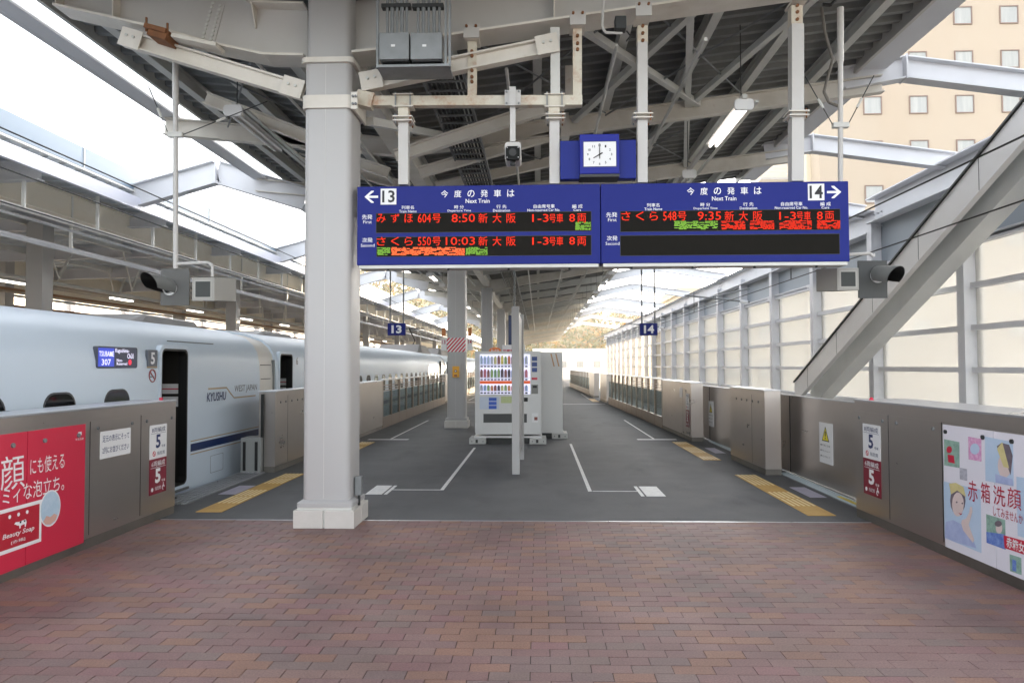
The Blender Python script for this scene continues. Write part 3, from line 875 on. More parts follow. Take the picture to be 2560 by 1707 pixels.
# ------------------------------------------------------------------ buildings
def building(name, label, x0, x1, y0, y1, h, wallm, faces, wsz, pitch, base=0, offx=0, offz=0, cat='building', curtain=True):
    t = thing(name, label, cat, ((x0 + x1) / 2, (y0 + y1) / 2, -1.3))
    MB().box(x0, x1, y0, y1, -1.3, h).build('wall', wallm, t)
    MB().box(x0 - .2, x1 + .2, y0 - .2, y1 + .2, h, h + .5).build('parapet', wallm, t)
    fsrc = psrc_ = None
    n = 0
    for f in faces:
        z = base + offz
        while z < h - wsz[1]:
            a = (x0 if f == 'S' else y0) + offx
            lim = x1 if f == 'S' else y1
            while a < lim - wsz[0]:
                if fsrc is None or fsrc[0] != f:
                    ww, hh = wsz
                    def ring(e, d0, d1):
                        m = MB()
                        for A, B, C, D in ((-e, 0, -e, hh + e), (ww, ww + e, -e, hh + e), (0, ww, -e, 0), (0, ww, hh, hh + e)):
                            if f == 'S': m.box(A, B, -d1, -d0, C, D)
                            else: m.box(-d1, -d0, A, B, C, D)
                        return m
                    fr = ring(.06, .002, .09).build('window', WFRAME, t); fr.data.transform(Matrix.Translation(WL[t.name]))
                    pn = (MB().box(0, ww, -.03, -.002, 0, hh) if f == 'S' else MB().box(-.03, -.002, 0, ww, 0, hh)).build('pane', CURTAIN, fr)
                    pn.data.transform(Matrix.Translation(WL[t.name])); fsrc = (f, fr); A_ = fr
                    fr.location = Vector((a, y0, z) if f == 'S' else (x0, a, z)) - WL[t.name]
                    pn.location = (0, 0, 0)
                    fsrc = (f, fr, pn)
                else:
                    w_ = fsrc[1].copy(); COL.objects.link(w_); w_.parent = t
                    w_.location = Vector((a, y0, z) if f == 'S' else (x0, a, z)) - WL[t.name]
                    g_ = fsrc[2].copy(); COL.objects.link(g_); g_.parent = w_
                n += 1
                a += pitch[0]
            z += pitch[1]
    return t
HS = 50.0
hx = P(1990, 600, Y=HS).x
hot = building('hotel', 'tall peach rendered hotel with rows of small square windows', 18.9, 48, HS, HS + 16, 34, PEACH, ('S',), (1.1, 1.1), (3.03, 3.0), base=3.5, offx=3.03)
MB().box(18.6, 18.9, HS + 1.5, HS + 15, -1.3, 33).build('corner_strip', CREAMB, hot)
for k in range(8):
    z = 9 + 3.02 * k
    b = MB()
    for j in range(12): b.box(15.9, 18.5, HS + 3, HS + 3.04, z + .1 * j, z + .1 * j + .035)
    b.box(15.9, 18.6, HS + 3, HS + 5, z - .15, z - .02)
    if k < 3: b.build('balcony_rail', WHITE, hot)
wing = building('hotel_wing', 'low cream wing of the hotel seen through the milky panes', 9.9, 18.5, 52, 60, 6.6, CREAMB, ('S',), (1.2, 1.2), (2.4, 2.5), base=.8, offx=.6)
farb = building('white_building', 'small white building closing the view at the platform end', -1, 16, 150, 165, 4.6, mat('white_render', (236, 236, 232), .7, grime=.1, gscale=.3), ('S',), (1.2, 1.0), (3.4, 2.6), base=1.4, offx=2.0)

# hills with woods
def hill(name, x0, x1, y0, y1, fn, n=60):
    m = MB()
    for j in range(9):
        for i in range(n + 1):
            x = x0 + (x1 - x0) * i / n; t = j / 8
            z = -1.3 + fn(x) * math.sin(t * math.pi / 2) + 2.0 * math.sin(x * .13 + j) * t
            m.v.append((x, y0 + (y1 - y0) * t, z))
    for j in range(8):
        for i in range(n):
            a = j * (n + 1) + i
            m.f.append((a, a + 1, a + n + 2, a + n + 1)); m.m.append(0)
    return m.build(name, mat('hill_ground', (120, 116, 66), .9, grime=.5, gcol=(96, 96, 50), gscale=.1), kind='structure')
def hfn(x):
    return 14 + 30 * math.exp(-((x + 95) / 60) ** 2) + 6 * math.exp(-((x - 30) / 25) ** 2)
hill('hills', -260, 200, 210, 320, hfn)
FOL = bpy.data.materials.new('foliage'); FOL.use_nodes = True
n, l = FOL.node_tree.nodes, FOL.node_tree.links
g = n.new('ShaderNodeNewGeometry'); r = n.new('ShaderNodeValToRGB')
e = r.color_ramp.elements; e[0].color = (.10, .13, .03, 1); e[1].color = (.36, .30, .09, 1)
k = e.new(.5); k.color = (.22, .22, .06, 1); k = e.new(.85); k.color = (.40, .26, .09, 1)
l.new(g.outputs['Random Per Island'], r.inputs[0]); l.new(r.outputs[0], n['Principled BSDF'].inputs['Base Color'])
n['Principled BSDF'].inputs['Roughness'].default_value = .8
tl_ = n.new('ShaderNodeBsdfTranslucent'); l.new(r.outputs[0], tl_.inputs[0])
ms_ = n.new('ShaderNodeMixShader'); ms_.inputs[0].default_value = .6
l.new(n['Principled BSDF'].outputs[0], ms_.inputs[1]); l.new(tl_.outputs[0], ms_.inputs[2]); l.new(ms_.outputs[0], n['Material Output'].inputs[0])
m = MB(); RR = random.Random(5)
for i in range(1500):
    x = RR.uniform(-190, 90); t = RR.random()
    y = 212 + 100 * t
    z = -1.3 + hfn(x) * math.sin(t * math.pi / 2) + 1.5
    cr = RR.uniform(1.6, 3.2)
    for q in range(16):
        dx, dy, dz = (RR.gauss(0, cr * .5) for _ in range(3))
        s_ = RR.uniform(.5, 1.2)
        a = [Vector((RR.uniform(-1, 1), RR.uniform(-1, 1), RR.uniform(-1, 1))) * s_ for _ in range(4)]
        c_ = Vector((x + dx, y + dy, z + 1.5 + dz * .9))
        m.add([c_ + v for v in a], [(0, 1, 2), (0, 2, 3), (0, 3, 1), (1, 3, 2)])
m.build('woods', FOL, kind='stuff')

# ================================================================== PLATFORM GATES
def xf(side, y): return -4.19 if side < 0 else 3.69 - .0198 * y
def gbox(mb, side, y0, y1, d0, d1, z0, z1):
    """ plan quad along the gate line, d measured away from the platform """
    pts = [(xf(side, y0) + side * d0, y0), (xf(side, y1) + side * d0, y1), (xf(side, y1) + side * d1, y1), (xf(side, y0) + side * d1, y0)]
    return mb.loft([[(a, b, z) for a, b in pts] for z in (z0, z1)])
def gface(side, y, z=0):
    if side < 0: return Face((xf(-1, y), y, z), (0, 1, 0), (0, 0, 1))
    return Face((xf(1, y), y, z), (.0198, -1, 0), (0, 0, 1))
ICON = mat('red_icon', (190, 40, 60), .4)
def number_sign(parent, side, ya, yb):
    """ car number sign, ya is the left edge as one looks at it """
    f = gface(side, ya); wd = abs(yb - ya)
    pw = f.rect(MB(), 0, wd, .68, 1.045, .006, .010).build('number_label', SIGNW, parent)
    m = MB(); f.text(m, '8両編成', wd * .1, wd * .9, .965, 1.02, d=.012); f.text(m, '5', wd * .34, wd * .62, .79, .94, d=.012, bold=.03)
    f.text(m, '号車', wd * .68, wd * .9, .79, .82, d=.012); f.rect(m, wd * .06, wd * .94, .952, .955, .010, .012); f.text(m, '指定席', wd * .42, wd * .88, .715, .755, d=.012)
    m.build('lettering', TEXTN, pw)
    m = MB(); c = prof_circle(wd * .25, .735, .03, 14); ci = prof_circle(wd * .25, .735, .022, 14)
    for i in range(14): f.poly(m, [c[i], c[(i + 1) % 14], ci[(i + 1) % 14], ci[i]], .010, .012)
    f.poly(m, [(wd * .25 - .02, .75), (wd * .25 - .014, .755), (wd * .25 + .02, .72), (wd * .25 + .014, .715)], .010, .012); m.build('no_smoking_icon', ICON, pw)
    pr = f.rect(MB(), 0, wd, .295, .678, .006, .010).build('number_label', MAROON, parent)
    m = MB(); f.text(m, '6両編成', wd * .1, wd * .9, .595, .655, d=.012, bold=.006); f.text(m, '5', wd * .32, wd * .64, .41, .57, d=.012, bold=.04)
    f.text(m, '号車', wd * .7, wd * .92, .41, .44, d=.012); f.rect(m, wd * .06, wd * .94, .580, .584, .010, .012); f.text(m, '指定席', wd * .32, wd * .66, .335, .375, d=.012)
    f.poly(m, prof_circle(wd * .16, .35, .022, 12), .010, .012)
    c = prof_circle(wd * .82, .345, .028, 12); ci = prof_circle(wd * .82, .345, .020, 12)
    for i in range(9): f.poly(m, [c[i + 3 - 3], c[(i + 1) % 12], ci[(i + 1) % 12], ci[i]], .010, .012)
    f.rect(m, wd * .80, wd * .83, .35, .40, .010, .012); m.build('lettering', SIGNW, pr)

def gate_box(label, side, y0, y1, depth, group=None, top=1.30, panels=(), screws=()):
    t = thing('gate_housing', label, 'platform gate', (xf(side, (y0 + y1) / 2), (y0 + y1) / 2, 0), group)
    m = gbox(MB(), side, y0, y1, 0, depth, .09, top - .02); m.build('body', STEEL, t)
    m = gbox(MB(), side, y0 - .005, y1 + .005, -.012, depth + .012, top - .02, top); m.build('top_cover', STEELTOP, t, bevel=.004)
    m = gbox(MB(), side, y0, y1, .004, depth, 0, .09); m.build('kick_plate', mat('kick_steel', (128, 124, 118), .5, .8, grime=.4, gcol=(80, 76, 70), gscale=3), t)
    for a, b in panels:
        gbox(MB(), side, a + .006, b - .006, -.005, 0, .12, 1.17).build('access_panel', STEEL, t)
        q = gbox(MB(), side, a - .001, a + .004, -.002, .0, .12, 1.17); q.build('panel_gap', BLACK, t)
        f = gface(side, (a + b) / 2)
        for s_ in (-.36, .36):
            k = f.pt(s_ * (b - a), 1.10, .003); MB().tube(k, k + f.n * .012, .017, 10).build('screw', GALV, t)
    return t
SMALLP = STEEL
gl = gate_box('long steel platform gate on the left with the red soap poster', -1, .6, 8.425, .45, panels=((3.7, 4.39), (6.79, 7.61), (7.675, 8.42)), group=None)
gr = gate_box('long steel platform gate on the right with the white photo poster', 1, .6, 8.41, .60, panels=((6.69, 7.60), (7.65, 8.39)))
MB().tube((-4.3, 8.3, 1.30), (-4.3, 8.3, 1.33), .02, 10).build('lamp_button', RED, gl)
v = P(2164, 996, Z=1.31); MB().tube((v.x, 8.1, 1.30), (v.x, 8.1, 1.33), .028, 10, .01).build('lamp_button', RED, gr)
for t_, s_ in ((gl, -1), (gr, 1)):
    q = MB(); gbox(q, s_, .6, 8.3, -.006, -.001, 1.185, 1.27); q.build('fascia_strip', STEEL, t_)
number_sign(gl, -1, 7.845, 8.205); number_sign(gr, 1, 8.2, 7.81)
# queueing notice
f = gface(-1, 6.945); nt_ = f.rect(MB(), 0, .52, .80, 1.06, .006, .011).build('notice_plate', SIGNW, gl)
m = MB(); f.text(m, '足元の表示にそって', .03, .49, .955, 1.02, d=.012, bold=.01); f.text(m, '2列にお並びください', .03, .49, .845, .91, d=.012, bold=.01); m.build('lettering', TEXTN, nt_)

# red poster over three doors
rp = []
for a, b in ((4.40, 5.16), (5.18, 5.93), (5.94, 6.71)):
    f = gface(-1, a); rp.append(f.rect(MB(), 0, b - a, .07, 1.155, .001, .008).build('poster_panel', RED, gl))
for yy in (5.76, 6.14, 6.60):
    f = gface(-1, yy); k = f.pt(0, 1.06, .008); MB().tube(k, k + f.n * .014, .02, 10).build('screw', GALV, gl)
f = gface(-1, -.06); m = MB()
f.text(m, '洗', 5.42, 5.66, .69, .96, d=.010, skew=-.05); f.text(m, '顔', 5.70, 5.97, .71, .98, d=.010, skew=-.05)
f.text(m, 'にも使える', 6.03, 6.47, .79, .93, d=.010); f.text(m, 'クリーミィな泡立ち。', 5.35, 6.47, .60, .74, d=.010)
m.build('lettering', SIGNW, rp[2])
m = MB(); f.rect(m, 5.48, 6.18, .22, .57, .009, .010); wb = m.build('soap_box_border', SIGNW, rp[2])
m = MB(); f.rect(m, 5.51, 6.15, .25, .54, .0105, .0115); m.build('soap_box_face', mat('soap_red', (176, 30, 50), .35), rp[2])
m = MB(); f.text(m, 'Beauty Soap', 5.72, 6.08, .325, .375, d=.013, skew=.3, bold=.01); f.text(m, '[赤箱]', 5.82, 5.98, .275, .305, d=.013)
for k in range(3): f.poly(m, prof_circle(5.80 + .10 * k, .50, .016, 8), .0115, .0125)
cow = [(5.85, .43), (5.87, .445), (5.90, .44), (5.985, .445), (5.995, .42), (5.985, .385), (5.975, .385), (5.972, .41), (5.93, .405), (5.925, .385), (5.912, .385), (5.908, .41), (5.885, .415), (5.87, .425)]
f.poly(m, cow, .0115, .0125); m.build('soap_box_print', SIGNW, rp[2])
m = MB(); f.poly(m, [(5.91, .44), (5.935, .442), (5.93, .425), (5.915, .425)], .0126, .013); f.poly(m, [(5.955, .44), (5.98, .44), (5.975, .42)], .0126, .013); m.build('cow_patches', TEXTK, rp[2])
m = MB(); f.poly(m, [(6.29 + .135 * math.cos(t * .2618), .475 + .155 * math.sin(t * .2618)) for t in range(24)], .009, .0105); m.build('bubble_ring', SIGNW, rp[2])
m = MB(); f.poly(m, [(6.29 + .124 * math.cos(t * .2618), .475 + .143 * math.sin(t * .2618)) for t in range(24)], .0105, .0115)
m.build('bubble_picture', mat('foam_print', (170, 194, 212), .4, grime=.5, gcol=(214, 222, 232), gscale=14), rp[2])
m = MB(); f.poly(m, [(6.20, .38), (6.24, .42), (6.29, .40), (6.34, .42), (6.38, .40), (6.36, .36), (6.29, .335), (6.23, .35)], .0115, .012); m.build('hand_print', mat('skin_print', (206, 164, 150), .5), rp[2])
m = MB(); f.rect(m, 6.66, 6.71, 1.06, 1.09, .008, .0095); f.text(m, '牛乳石鹸', 6.62, 6.74, 1.015, 1.035, d=.0095); m.build('corner_mark', SIGNW, rp[2])

# white poster on the right gate
wp = []
for a, b in ((6.66, 5.965), (5.955, 5.155), (5.145, 4.345)):
    f = gface(1, a); wp.append(f.rect(MB(), 0, a - b, .09, 1.155, .001, .008).build('poster_panel', POSTW, gr))
def rpx(px, py, s=2.904, ox=2100, oy=960):
    x, y = ox + px / s, oy + py / s
    v = P(x, y, X=3.57)
    v = P(x, y, X=xf(1, v.y)); return v
def rpoly(pts, m_, name, d, parent=None):
    q = [rpx(*p) for p in pts]
    n_ = Vector((-1, -.0195, 0))
    q = [Vector((xf(1, v.y), v.y, v.z)) + n_ * d for v in q]
    return MB().plate(q, n_ * .0006).build(name, m_, parent or wp[0])
def rell(cx, cy, rx, ry, n=14): return [(cx + rx * math.cos(2 * math.pi * i / n), cy + ry * math.sin(2 * math.pi * i / n)) for i in range(n)]
pc = lambda n_, c, **k: mat(n_, c, .45, **k)
skyb = pc('print_blue', (178, 200, 222), grime=.4, gcol=(206, 214, 232), gscale=6)
skin = pc('print_skin', (214, 196, 192), grime=.4, gcol=(200, 176, 172), gscale=10); hair = pc('print_hair', (104, 94, 104), grime=.6, gcol=(140, 128, 134), gscale=25); hat = pc('print_hat', (208, 196, 140), grime=.5, gcol=(184, 168, 110), gscale=18); lil = pc('print_lilac', (160, 172, 210), grime=.5, gcol=(196, 206, 230), gscale=14)
grn = pc('print_green', (146, 178, 164), grime=.8, gcol=(88, 120, 108), gscale=22); mag = pc('print_magenta', (204, 140, 184), grime=.9, gcol=(230, 200, 220), gscale=30); blu = pc('print_deep_blue', (84, 112, 188), grime=.8, gcol=(150, 180, 220), gscale=20)
grp_ = pc('print_grey', (180, 180, 190), grime=.6, gcol=(110, 110, 120), gscale=30)
rpoly([(760, 705), (1030, 765), (1035, 1225), (768, 1115)], skyb, 'photo_print', .009)
rpoly([(800, 720), (850, 715), (905, 745), (925, 820), (860, 770), (815, 800)], hat, 'hat_print', .0105)
rpoly(rell(864, 845, 56, 100), hair, 'hair_print', .0100)
rpoly(rell(866, 872, 43, 88), skin, 'face_print', .0115)
rpoly(rell(858, 856, 6, 7, 8), hair, 'eye_print', .0125); rpoly(rell(899, 864, 6, 7, 8), hair, 'eye_print', .0125)
rpoly([(870, 932), (890, 940), (900, 936), (888, 950)], REDTXT, 'mouth_print', .0125)
rpoly([(775, 1000), (830, 985), (880, 1010), (960, 1080), (1000, 1190), (860, 1150), (770, 1110)], lil, 'shirt_print', .0105)
rpoly([(905, 1060), (975, 1150), (985, 1130), (945, 1020), (972, 925), (968, 890), (955, 888), (948, 930), (925, 975), (895, 985), (890, 1010)], skin, 'hand_print', .0115)
rpoly([(762, 398), (874, 420), (876, 608), (764, 588)], grn, 'photo_print', .009); rpoly([(790, 510), (835, 518), (842, 575), (795, 565)], RED, 'soap_print', .0105); rpoly(rell(802, 475, 20, 26, 10), RED, 'flower_print', .0105)
rpoly([(938, 380), (1034, 398), (1036, 562), (942, 545)], mag, 'photo_print', .009); rpoly(rell(988, 470, 34, 40), skyb, 'plate_print', .0105)
rpoly([(876, 605), (930, 616), (932, 702), (878, 690)], grp_, 'photo_print', .0092)
rpoly([(1060, 380), (1265, 420), (1270, 740), (1065, 700)], skyb, 'photo_print', .009)
rpoly(rell(1205, 590, 50, 90), skin, 'face_print', .0105); rpoly([(1150, 450), (1185, 425), (1240, 440), (1265, 520), (1250, 660), (1215, 560), (1175, 520)], hair, 'hair_print', .0115); rpoly([(1152, 470), (1190, 420), (1240, 610), (1200, 600)], hat, 'hat_print', .0125)
rpoly([(1140, 650), (1265, 690), (1268, 738), (1142, 712)], lil, 'shirt_print', .0125)
rpoly([(1070, 942), (1208, 985), (1212, 1200), (1074, 1150)], grn, 'photo_print', .009); rpoly([(1072, 1070), (1210, 1090), (1212, 1200), (1074, 1150)], blu, 'shirt_print', .0105); rpoly(rell(1166, 1045, 24, 38), skin, 'face_print', .0112); rpoly(rell(1160, 1012, 26, 22), hair, 'hair_print', .0118)
rpoly([(1290, 670), (1420, 690), (1420, 1130), (1300, 1100)], skyb, 'photo_print', .009)
rpoly([(1240, 1232), (1325, 1260), (1328, 1385), (1244, 1355)], grn, 'photo_print', .009); rpoly([(1262, 1270), (1290, 1280), (1290, 1360), (1262, 1350)], blu, 'figure_print', .0105)
rpoly([(1198, 1095), (1450, 1165), (1450, 1270), (1206, 1188)], RED, 'banner_print', .0110)
def rtext(t, px0, px1, py0, py1, m_, d=.0135, bold=0.0):
    A, B, C = rpx(px0, (py0 + py1) / 2), rpx(px1, (py0 + py1) / 2), None
    zt, zb = rpx((px0 + px1) / 2, py0).z, rpx((px0 + px1) / 2, py1).z
    f = gface(1, A.y); q = MB(); f.text(q, t, 0, A.y - B.y, zb, zt, d=d, bold=bold); return q.build('lettering', m_, wp[0])
for ch, a, b, c_, d_ in (('赤', 940, 1010, 700, 850), ('箱', 1035, 1100, 715, 860), ('洗', 1125, 1212, 740, 880), ('顔', 1228, 1328, 755, 905)): rtext(ch, a, b, c_, d_, REDTXT)
rtext('してみませんか', 1125, 1340, 915, 985, REDTXT); rtext('赤箱女子', 1222, 1400, 1135, 1215, SIGNW, bold=.02)
for px, py in ((776, 345), (1048, 385), (1260, 416)):
    v = rpx(px, py); k = Vector((xf(1, v.y) - .008, v.y, v.z)); MB().tube(k, k + Vector((-.014, 0, 0)), .018, 10).build('screw', DARK, gr)

# boxes beyond the door openings
g2 = gate_box('steel gate box on the right beyond the first door', 1, 11.5, 13.4, .24)
g3 = gate_box('steel gate box on the right with labels, before the glass fence', 1, 16.5, 19.9, .26)
l2 = gate_box('steel gate box on the left, partly behind the big column', -1, 11.66, 13.5, .26, top=1.29)
l3 = gate_box('steel gate box on the left, before the glass fence by the train', -1, 16.55, 19.8, .26, top=1.29)
gate_box('sunlit gate box at the end of the right fence', 1, 33.2, 36.0, .26); gate_box('gate box on the far right beyond the second gap', 1, 39.0, 42.0, .26)
gate_box('gate box on the left past the striped column', -1, 33.2, 36.2, .26)
for t_, s_, ys_ in ((g2, 1, (11.8, 12.1, 12.4, 12.7, 13.0)), (g3, 1, (17.0,)), (l2, -1, (11.9, 12.15, 12.45, 12.75, 13.0))):
    for yy in ys_:
        f = gface(s_, yy); k = f.pt(0, 1.10, 0); MB().tube(k, k + f.n * .01, .018, 10).build('screw', GALV, t_)
    yy = ys_[0]
    gbox(MB(), s_, yy + .35, yy + .356, -.002, 0, .1, 1.2).build('panel_gap', BLACK, t_)
f = gface(1, 17.7); m = f.rect(MB(), 0, .3, .92, 1.16, .001, .005).build('notice_plate', SIGNW, g3)
number_sign(g3, 1, 17.0, 16.68)
# sliding doors of the right side
def leaf(label, y0, y1, sign=True, wy=None):
    t = thing('sliding_gate_door', label, 'gate door', (3.68, (y0 + y1) / 2, 0))
    gbox(MB(), 1, y0, y1, .42, .46, .03, 1.20).build('door_leaf', STEEL, t)
    ym = y1 - .85
    gbox(MB(), 1, ym, ym + .02, .414, .42, .03, 1.20).build('leaf_gap', BLACK, t)
    gbox(MB(), 1, y1 - .06, y1 - .02, .37, .42, .03, 1.22).build('rubber_edge', BLACK, t)
    gbox(MB(), 1, y0, y1, .41, .47, 1.20, 1.215).build('top_rail', STEELTOP, t)
    if sign:
        f = gface(1, wy); f = Face(f.o + Vector((.42, 0, 0)), f.r, f.u)
        f.u = Vector((0, 0, 1)); f.o.z = -.06; pl = f.rect(MB(), 0, .44, .40, .95, .001, .006).build('warning_label', SIGNW, t)
        m = MB(); f.poly(m, [(.09, .70), (.33, .70), (.21, .90)], .006, .008); m.build('triangle_border', TEXTK, pl)
        m = MB(); f.poly(m, [(.112, .712), (.308, .712), (.21, .876)], .008, .009); m.build('triangle_face', mat('warning_yellow', (236, 220, 40), .4), pl)
        m = MB(); f.poly(m, [(.198, .765), (.222, .765), (.228, .835), (.192, .835)], .009, .010); f.poly(m, prof_circle(.21, .742, .013, 8), .009, .010)
        m.build('exclamation_mark', TEXTK, pl)
        for k, t_ in enumerate(('戸袋に注意', '手をふれないで', 'もたれないで')):
            m = MB(); f.text(m, '●' + t_, .04, .36, .63 - .075 * k, .655 - .075 * k, d=.008); m.build('lettering', TEXTK, pl)
    return t
leaf('brushed steel sliding gate door on the right with a warning label', 8.45, 12.45, wy=10.47)
leaf('second steel sliding gate door on the right, farther from the camera', 13.42, 17.4, wy=16.65)
# low sensor cabinet by the train
t = thing('sensor_cabinet', 'small grey cabinet with black slots at the left gate opening beside the train', 'cabinet', (-4.55, 11.6, 0))
MB().box(-4.68, -4.36, 11.5, 11.9, .0, .56).build('cabinet_body', mat('cabinet_grey', (140, 142, 140), .45), t, bevel=.01)
for x in (-4.64, -4.45): MB().box(x, x + .045, 11.49, 11.5, .05, .50).build('slot', BLACK, t)
m = MB(); MB().box(-4.40, -4.36, 11.6, 11.64, .02, 1.24).build('rubber_edge', BLACK, l2)

# glass fences
FSTEEL = mat('fence_steel', (140, 126, 114), .35, .85, grime=.2, gcol=(110, 98, 88), gscale=1.2)
def fence(label, side, y0, y1, top=1.29):
    t = thing('glass_fence', label, 'fence', (xf(side, y0), y0, 0))
    n = round((y1 - y0) / 1.17); st_ = (y1 - y0) / n
    for k in range(n):
        a, b = y0 + k * st_, y0 + (k + 1) * st_
        gbox(MB(), side, a, a + .05, 0, .07, 0, top).build('post', FSTEEL, t)
        gbox(MB(), side, a + .05, b, .005, .045, 0, .3).build('kick_panel', FSTEEL, t)
        gbox(MB(), side, a + .06, b - .01, .02, .03, .31, .98).build('glass_pane', PANEG, t)
        for z in (1.0, 1.07, 1.14): gbox(MB(), side, a + .05, b, .02, .045, z, z + .022).build('cross_bar', FSTEEL, t)
    gbox(MB(), side, y0, y1, -.01, .07, top, top + .035).build('handrail', STEELTOP, t)
    return t
fence('glass fence with steel posts along the right platform edge', 1, 19.95, 32.6)
fence('glass fence with steel posts along the left platform edge beside the train', -1, 19.85, 33.1)
fence('distant stretch of fence on the right beyond the gate boxes', 1, 42.2, 60)
fence('distant stretch of fence on the left beyond the gate box', -1, 36.3, 60)

# ================================================================== THE TRAIN
TX = -6.623
PR = [(1.60, -1.0), (1.69, -.5), (1.69, -.02), (1.69, 1.5), (1.675, 1.75), (1.635, 1.93), (1.56, 2.06), (1.42, 2.18), (1.1, 2.29), (.6, 2.37)]
PROF = [(TX + a, b) for a, b in PR] + [(TX, 2.40)] + [(TX - a, b) for a, b in PR[::-1]]
def car(label, y0, y1, doors, wins, extra=None, tint=TRAIN):
    t = thing('train_car', label, 'train', (TX, (y0 + y1) / 2, -1.3), 'cars of the white train')
    m = MB(); sts = sorted([y0, y1] + [v for d in doors for v in (d, d + .75)])
    n = len(PROF)
    for yy in sts: m.v += [(x, yy, z) for x, z in PROF]
    for j in range(len(sts) - 1):
        isdoor = any(abs(sts[j] - d) < 1e-6 for d in doors)
        for i in range(n - 1):
            if isdoor and PROF[i][1] >= -.03 and PROF[i + 1][1] <= 1.94 and PROF[i][0] > TX and i < n // 2: continue
            k = j * n + i
            m.f.append((k, k + 1, k + n + 1, k + n)); m.m.append(0)
    m.f.append(tuple(range(n))); m.f.append(tuple((len(sts) - 1) * n + i for i in range(n))); m.m += [0, 0]
    m.build('car_body', tint, t, smooth=True)
    for d in doors:
        F = Face((-4.933, d, 0), (0, 1, 0), (0, 0, 1))
        def ring(o_, i_, d0, d1, nm, mt, par):
            q = MB()
            for k in range(len(o_)):
                k2 = (k + 1) % len(o_); F.poly(q, [o_[k], o_[k2], i_[k2], i_[k]], d0, d1)
            return q.build(nm, mt, par)
        fr = ring(rrect(-.05, .80, -.02, 1.965, .12, 5), rrect(.01, .74, .05, 1.92, .09, 5), -.12, .008, 'door_frame', tint, t)
        ring(rrect(.01, .74, .05, 1.92, .09, 5), rrect(.035, .715, .075, 1.895, .08, 5), -.12, .003, 'door_seal', BLACK, fr)
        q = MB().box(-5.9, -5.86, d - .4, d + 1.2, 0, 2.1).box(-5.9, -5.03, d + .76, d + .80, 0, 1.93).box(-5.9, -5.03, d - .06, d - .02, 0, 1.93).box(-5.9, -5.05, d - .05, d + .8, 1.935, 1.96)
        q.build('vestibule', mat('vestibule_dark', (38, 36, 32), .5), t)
        MB().box(-5.9, -4.9, d, d + .75, -.02, .01).build('door_step', GALV, t)
        q = MB().box(-5.2, -4.99, d + .755, d + .757, 1.15, 1.42); q = MB().box(-5.30, -5.06, d + .75, d + .758, 1.30, 1.44); st2 = q.build('door_notice', SIGNW, t)
        MB().box(-5.30, -5.06, d + .745, d + .75, 1.36, 1.375).build('red_band', RED, st2)
        MB().box(-5.29, -5.07, d + .75, d + .758, 1.12, 1.26).build('door_notice', SIGNW, t)
    src_w = None
    for yw in wins:
        if src_w is None:
            F = Face((-4.933, yw, 0), (0, 1, 0), (0, 0, 1))
            q = MB(); F.poly(q, rrect(-.02, .50, .88, 1.42, .16, 5), .001, .006); src_w = q.build('window_surround', mat('window_rubber', (60, 62, 66), .4), t)
            q = MB(); F.poly(q, rrect(.0, .48, .90, 1.40, .15, 5), .006, .008); src_g = q.build('window_pane', BLKGLOSS, src_w)
            yw0 = yw
        else:
            c_ = src_w.copy(); COL.objects.link(c_); c_.parent = t; c_.location = (0, yw - yw0, 0)
            d_ = src_g.copy(); COL.objects.link(d_); d_.parent = c_
    F = Face((-4.933, 0, 0), (0, 1, 0), (0, 0, 1))
    sa = []
    for (a, b) in extra or []:
        q = MB(); F.rect(q, a, b, .475, .585, .001, .004); s1 = q.build('navy_stripe', NAVYP, t)
        q = MB(); F.rect(q, a, b, .615, .63, .001, .004); F.rect(q, a, b, .43, .445, .001, .004); q.build('thin_stripe', BRONZE, t)
    MB().box(TX - 1.2, TX + 1.2, y0 + 1, y1 - 1, -1.16, -.98).build('underframe', DARK, t)
    return t, F
def wrange(a, b): 
    out = []; 
    while a < b: out.append(a); a += 1.04
    return out
t5, F = car('near car of the white train, number 5 beside its open door', -11.5, 12.95, [9.51], wrange(.99, 9.0)[0:8], [(-11, 9.4), (10.36, 12.9)])
t6, _ = car('second car of the white train, half hidden by the big column', 13.75, 38.3, [13.95, 36.6], wrange(15.9, 36), [(14.8, 36.4)])
t7, _ = car('third car of the white train in the sunlight', 39.0, 63.6, [39.6, 62.0], wrange(41.5, 61), [(40.5, 61.8)])
t8, _ = car('farthest car of the white train', 64.3, 89, [65.0], wrange(67, 88), [(66, 88)])
# gangway cover between cars
for (a, b), tt in (((12.95, 13.75), t5), ((38.3, 39.0), t6), ((63.6, 64.3), t7)):
    m = MB().loft([[(TX + (x - TX) * s_, yy, z if z < 0 else z * s_) for x, z in PROF] for yy, s_ in ((a, .995), ((a * .6 + b * .4), .985), (b, .985))], cap=False, close=False)
    m.build('gangway_cover', TRAINC, tt, smooth=True)
    for z in (.2, .45, .7, .95, 1.2, 1.45, 1.7):
        MB().box(-4.955, -4.94, a + .08, b - .25, z, z + .012).build('cover_joint', DARK, tt)
    MB().box(-4.983, -4.938, b - .10, b - .05, -.3, 1.8).build('cover_edge', GALV, tt)
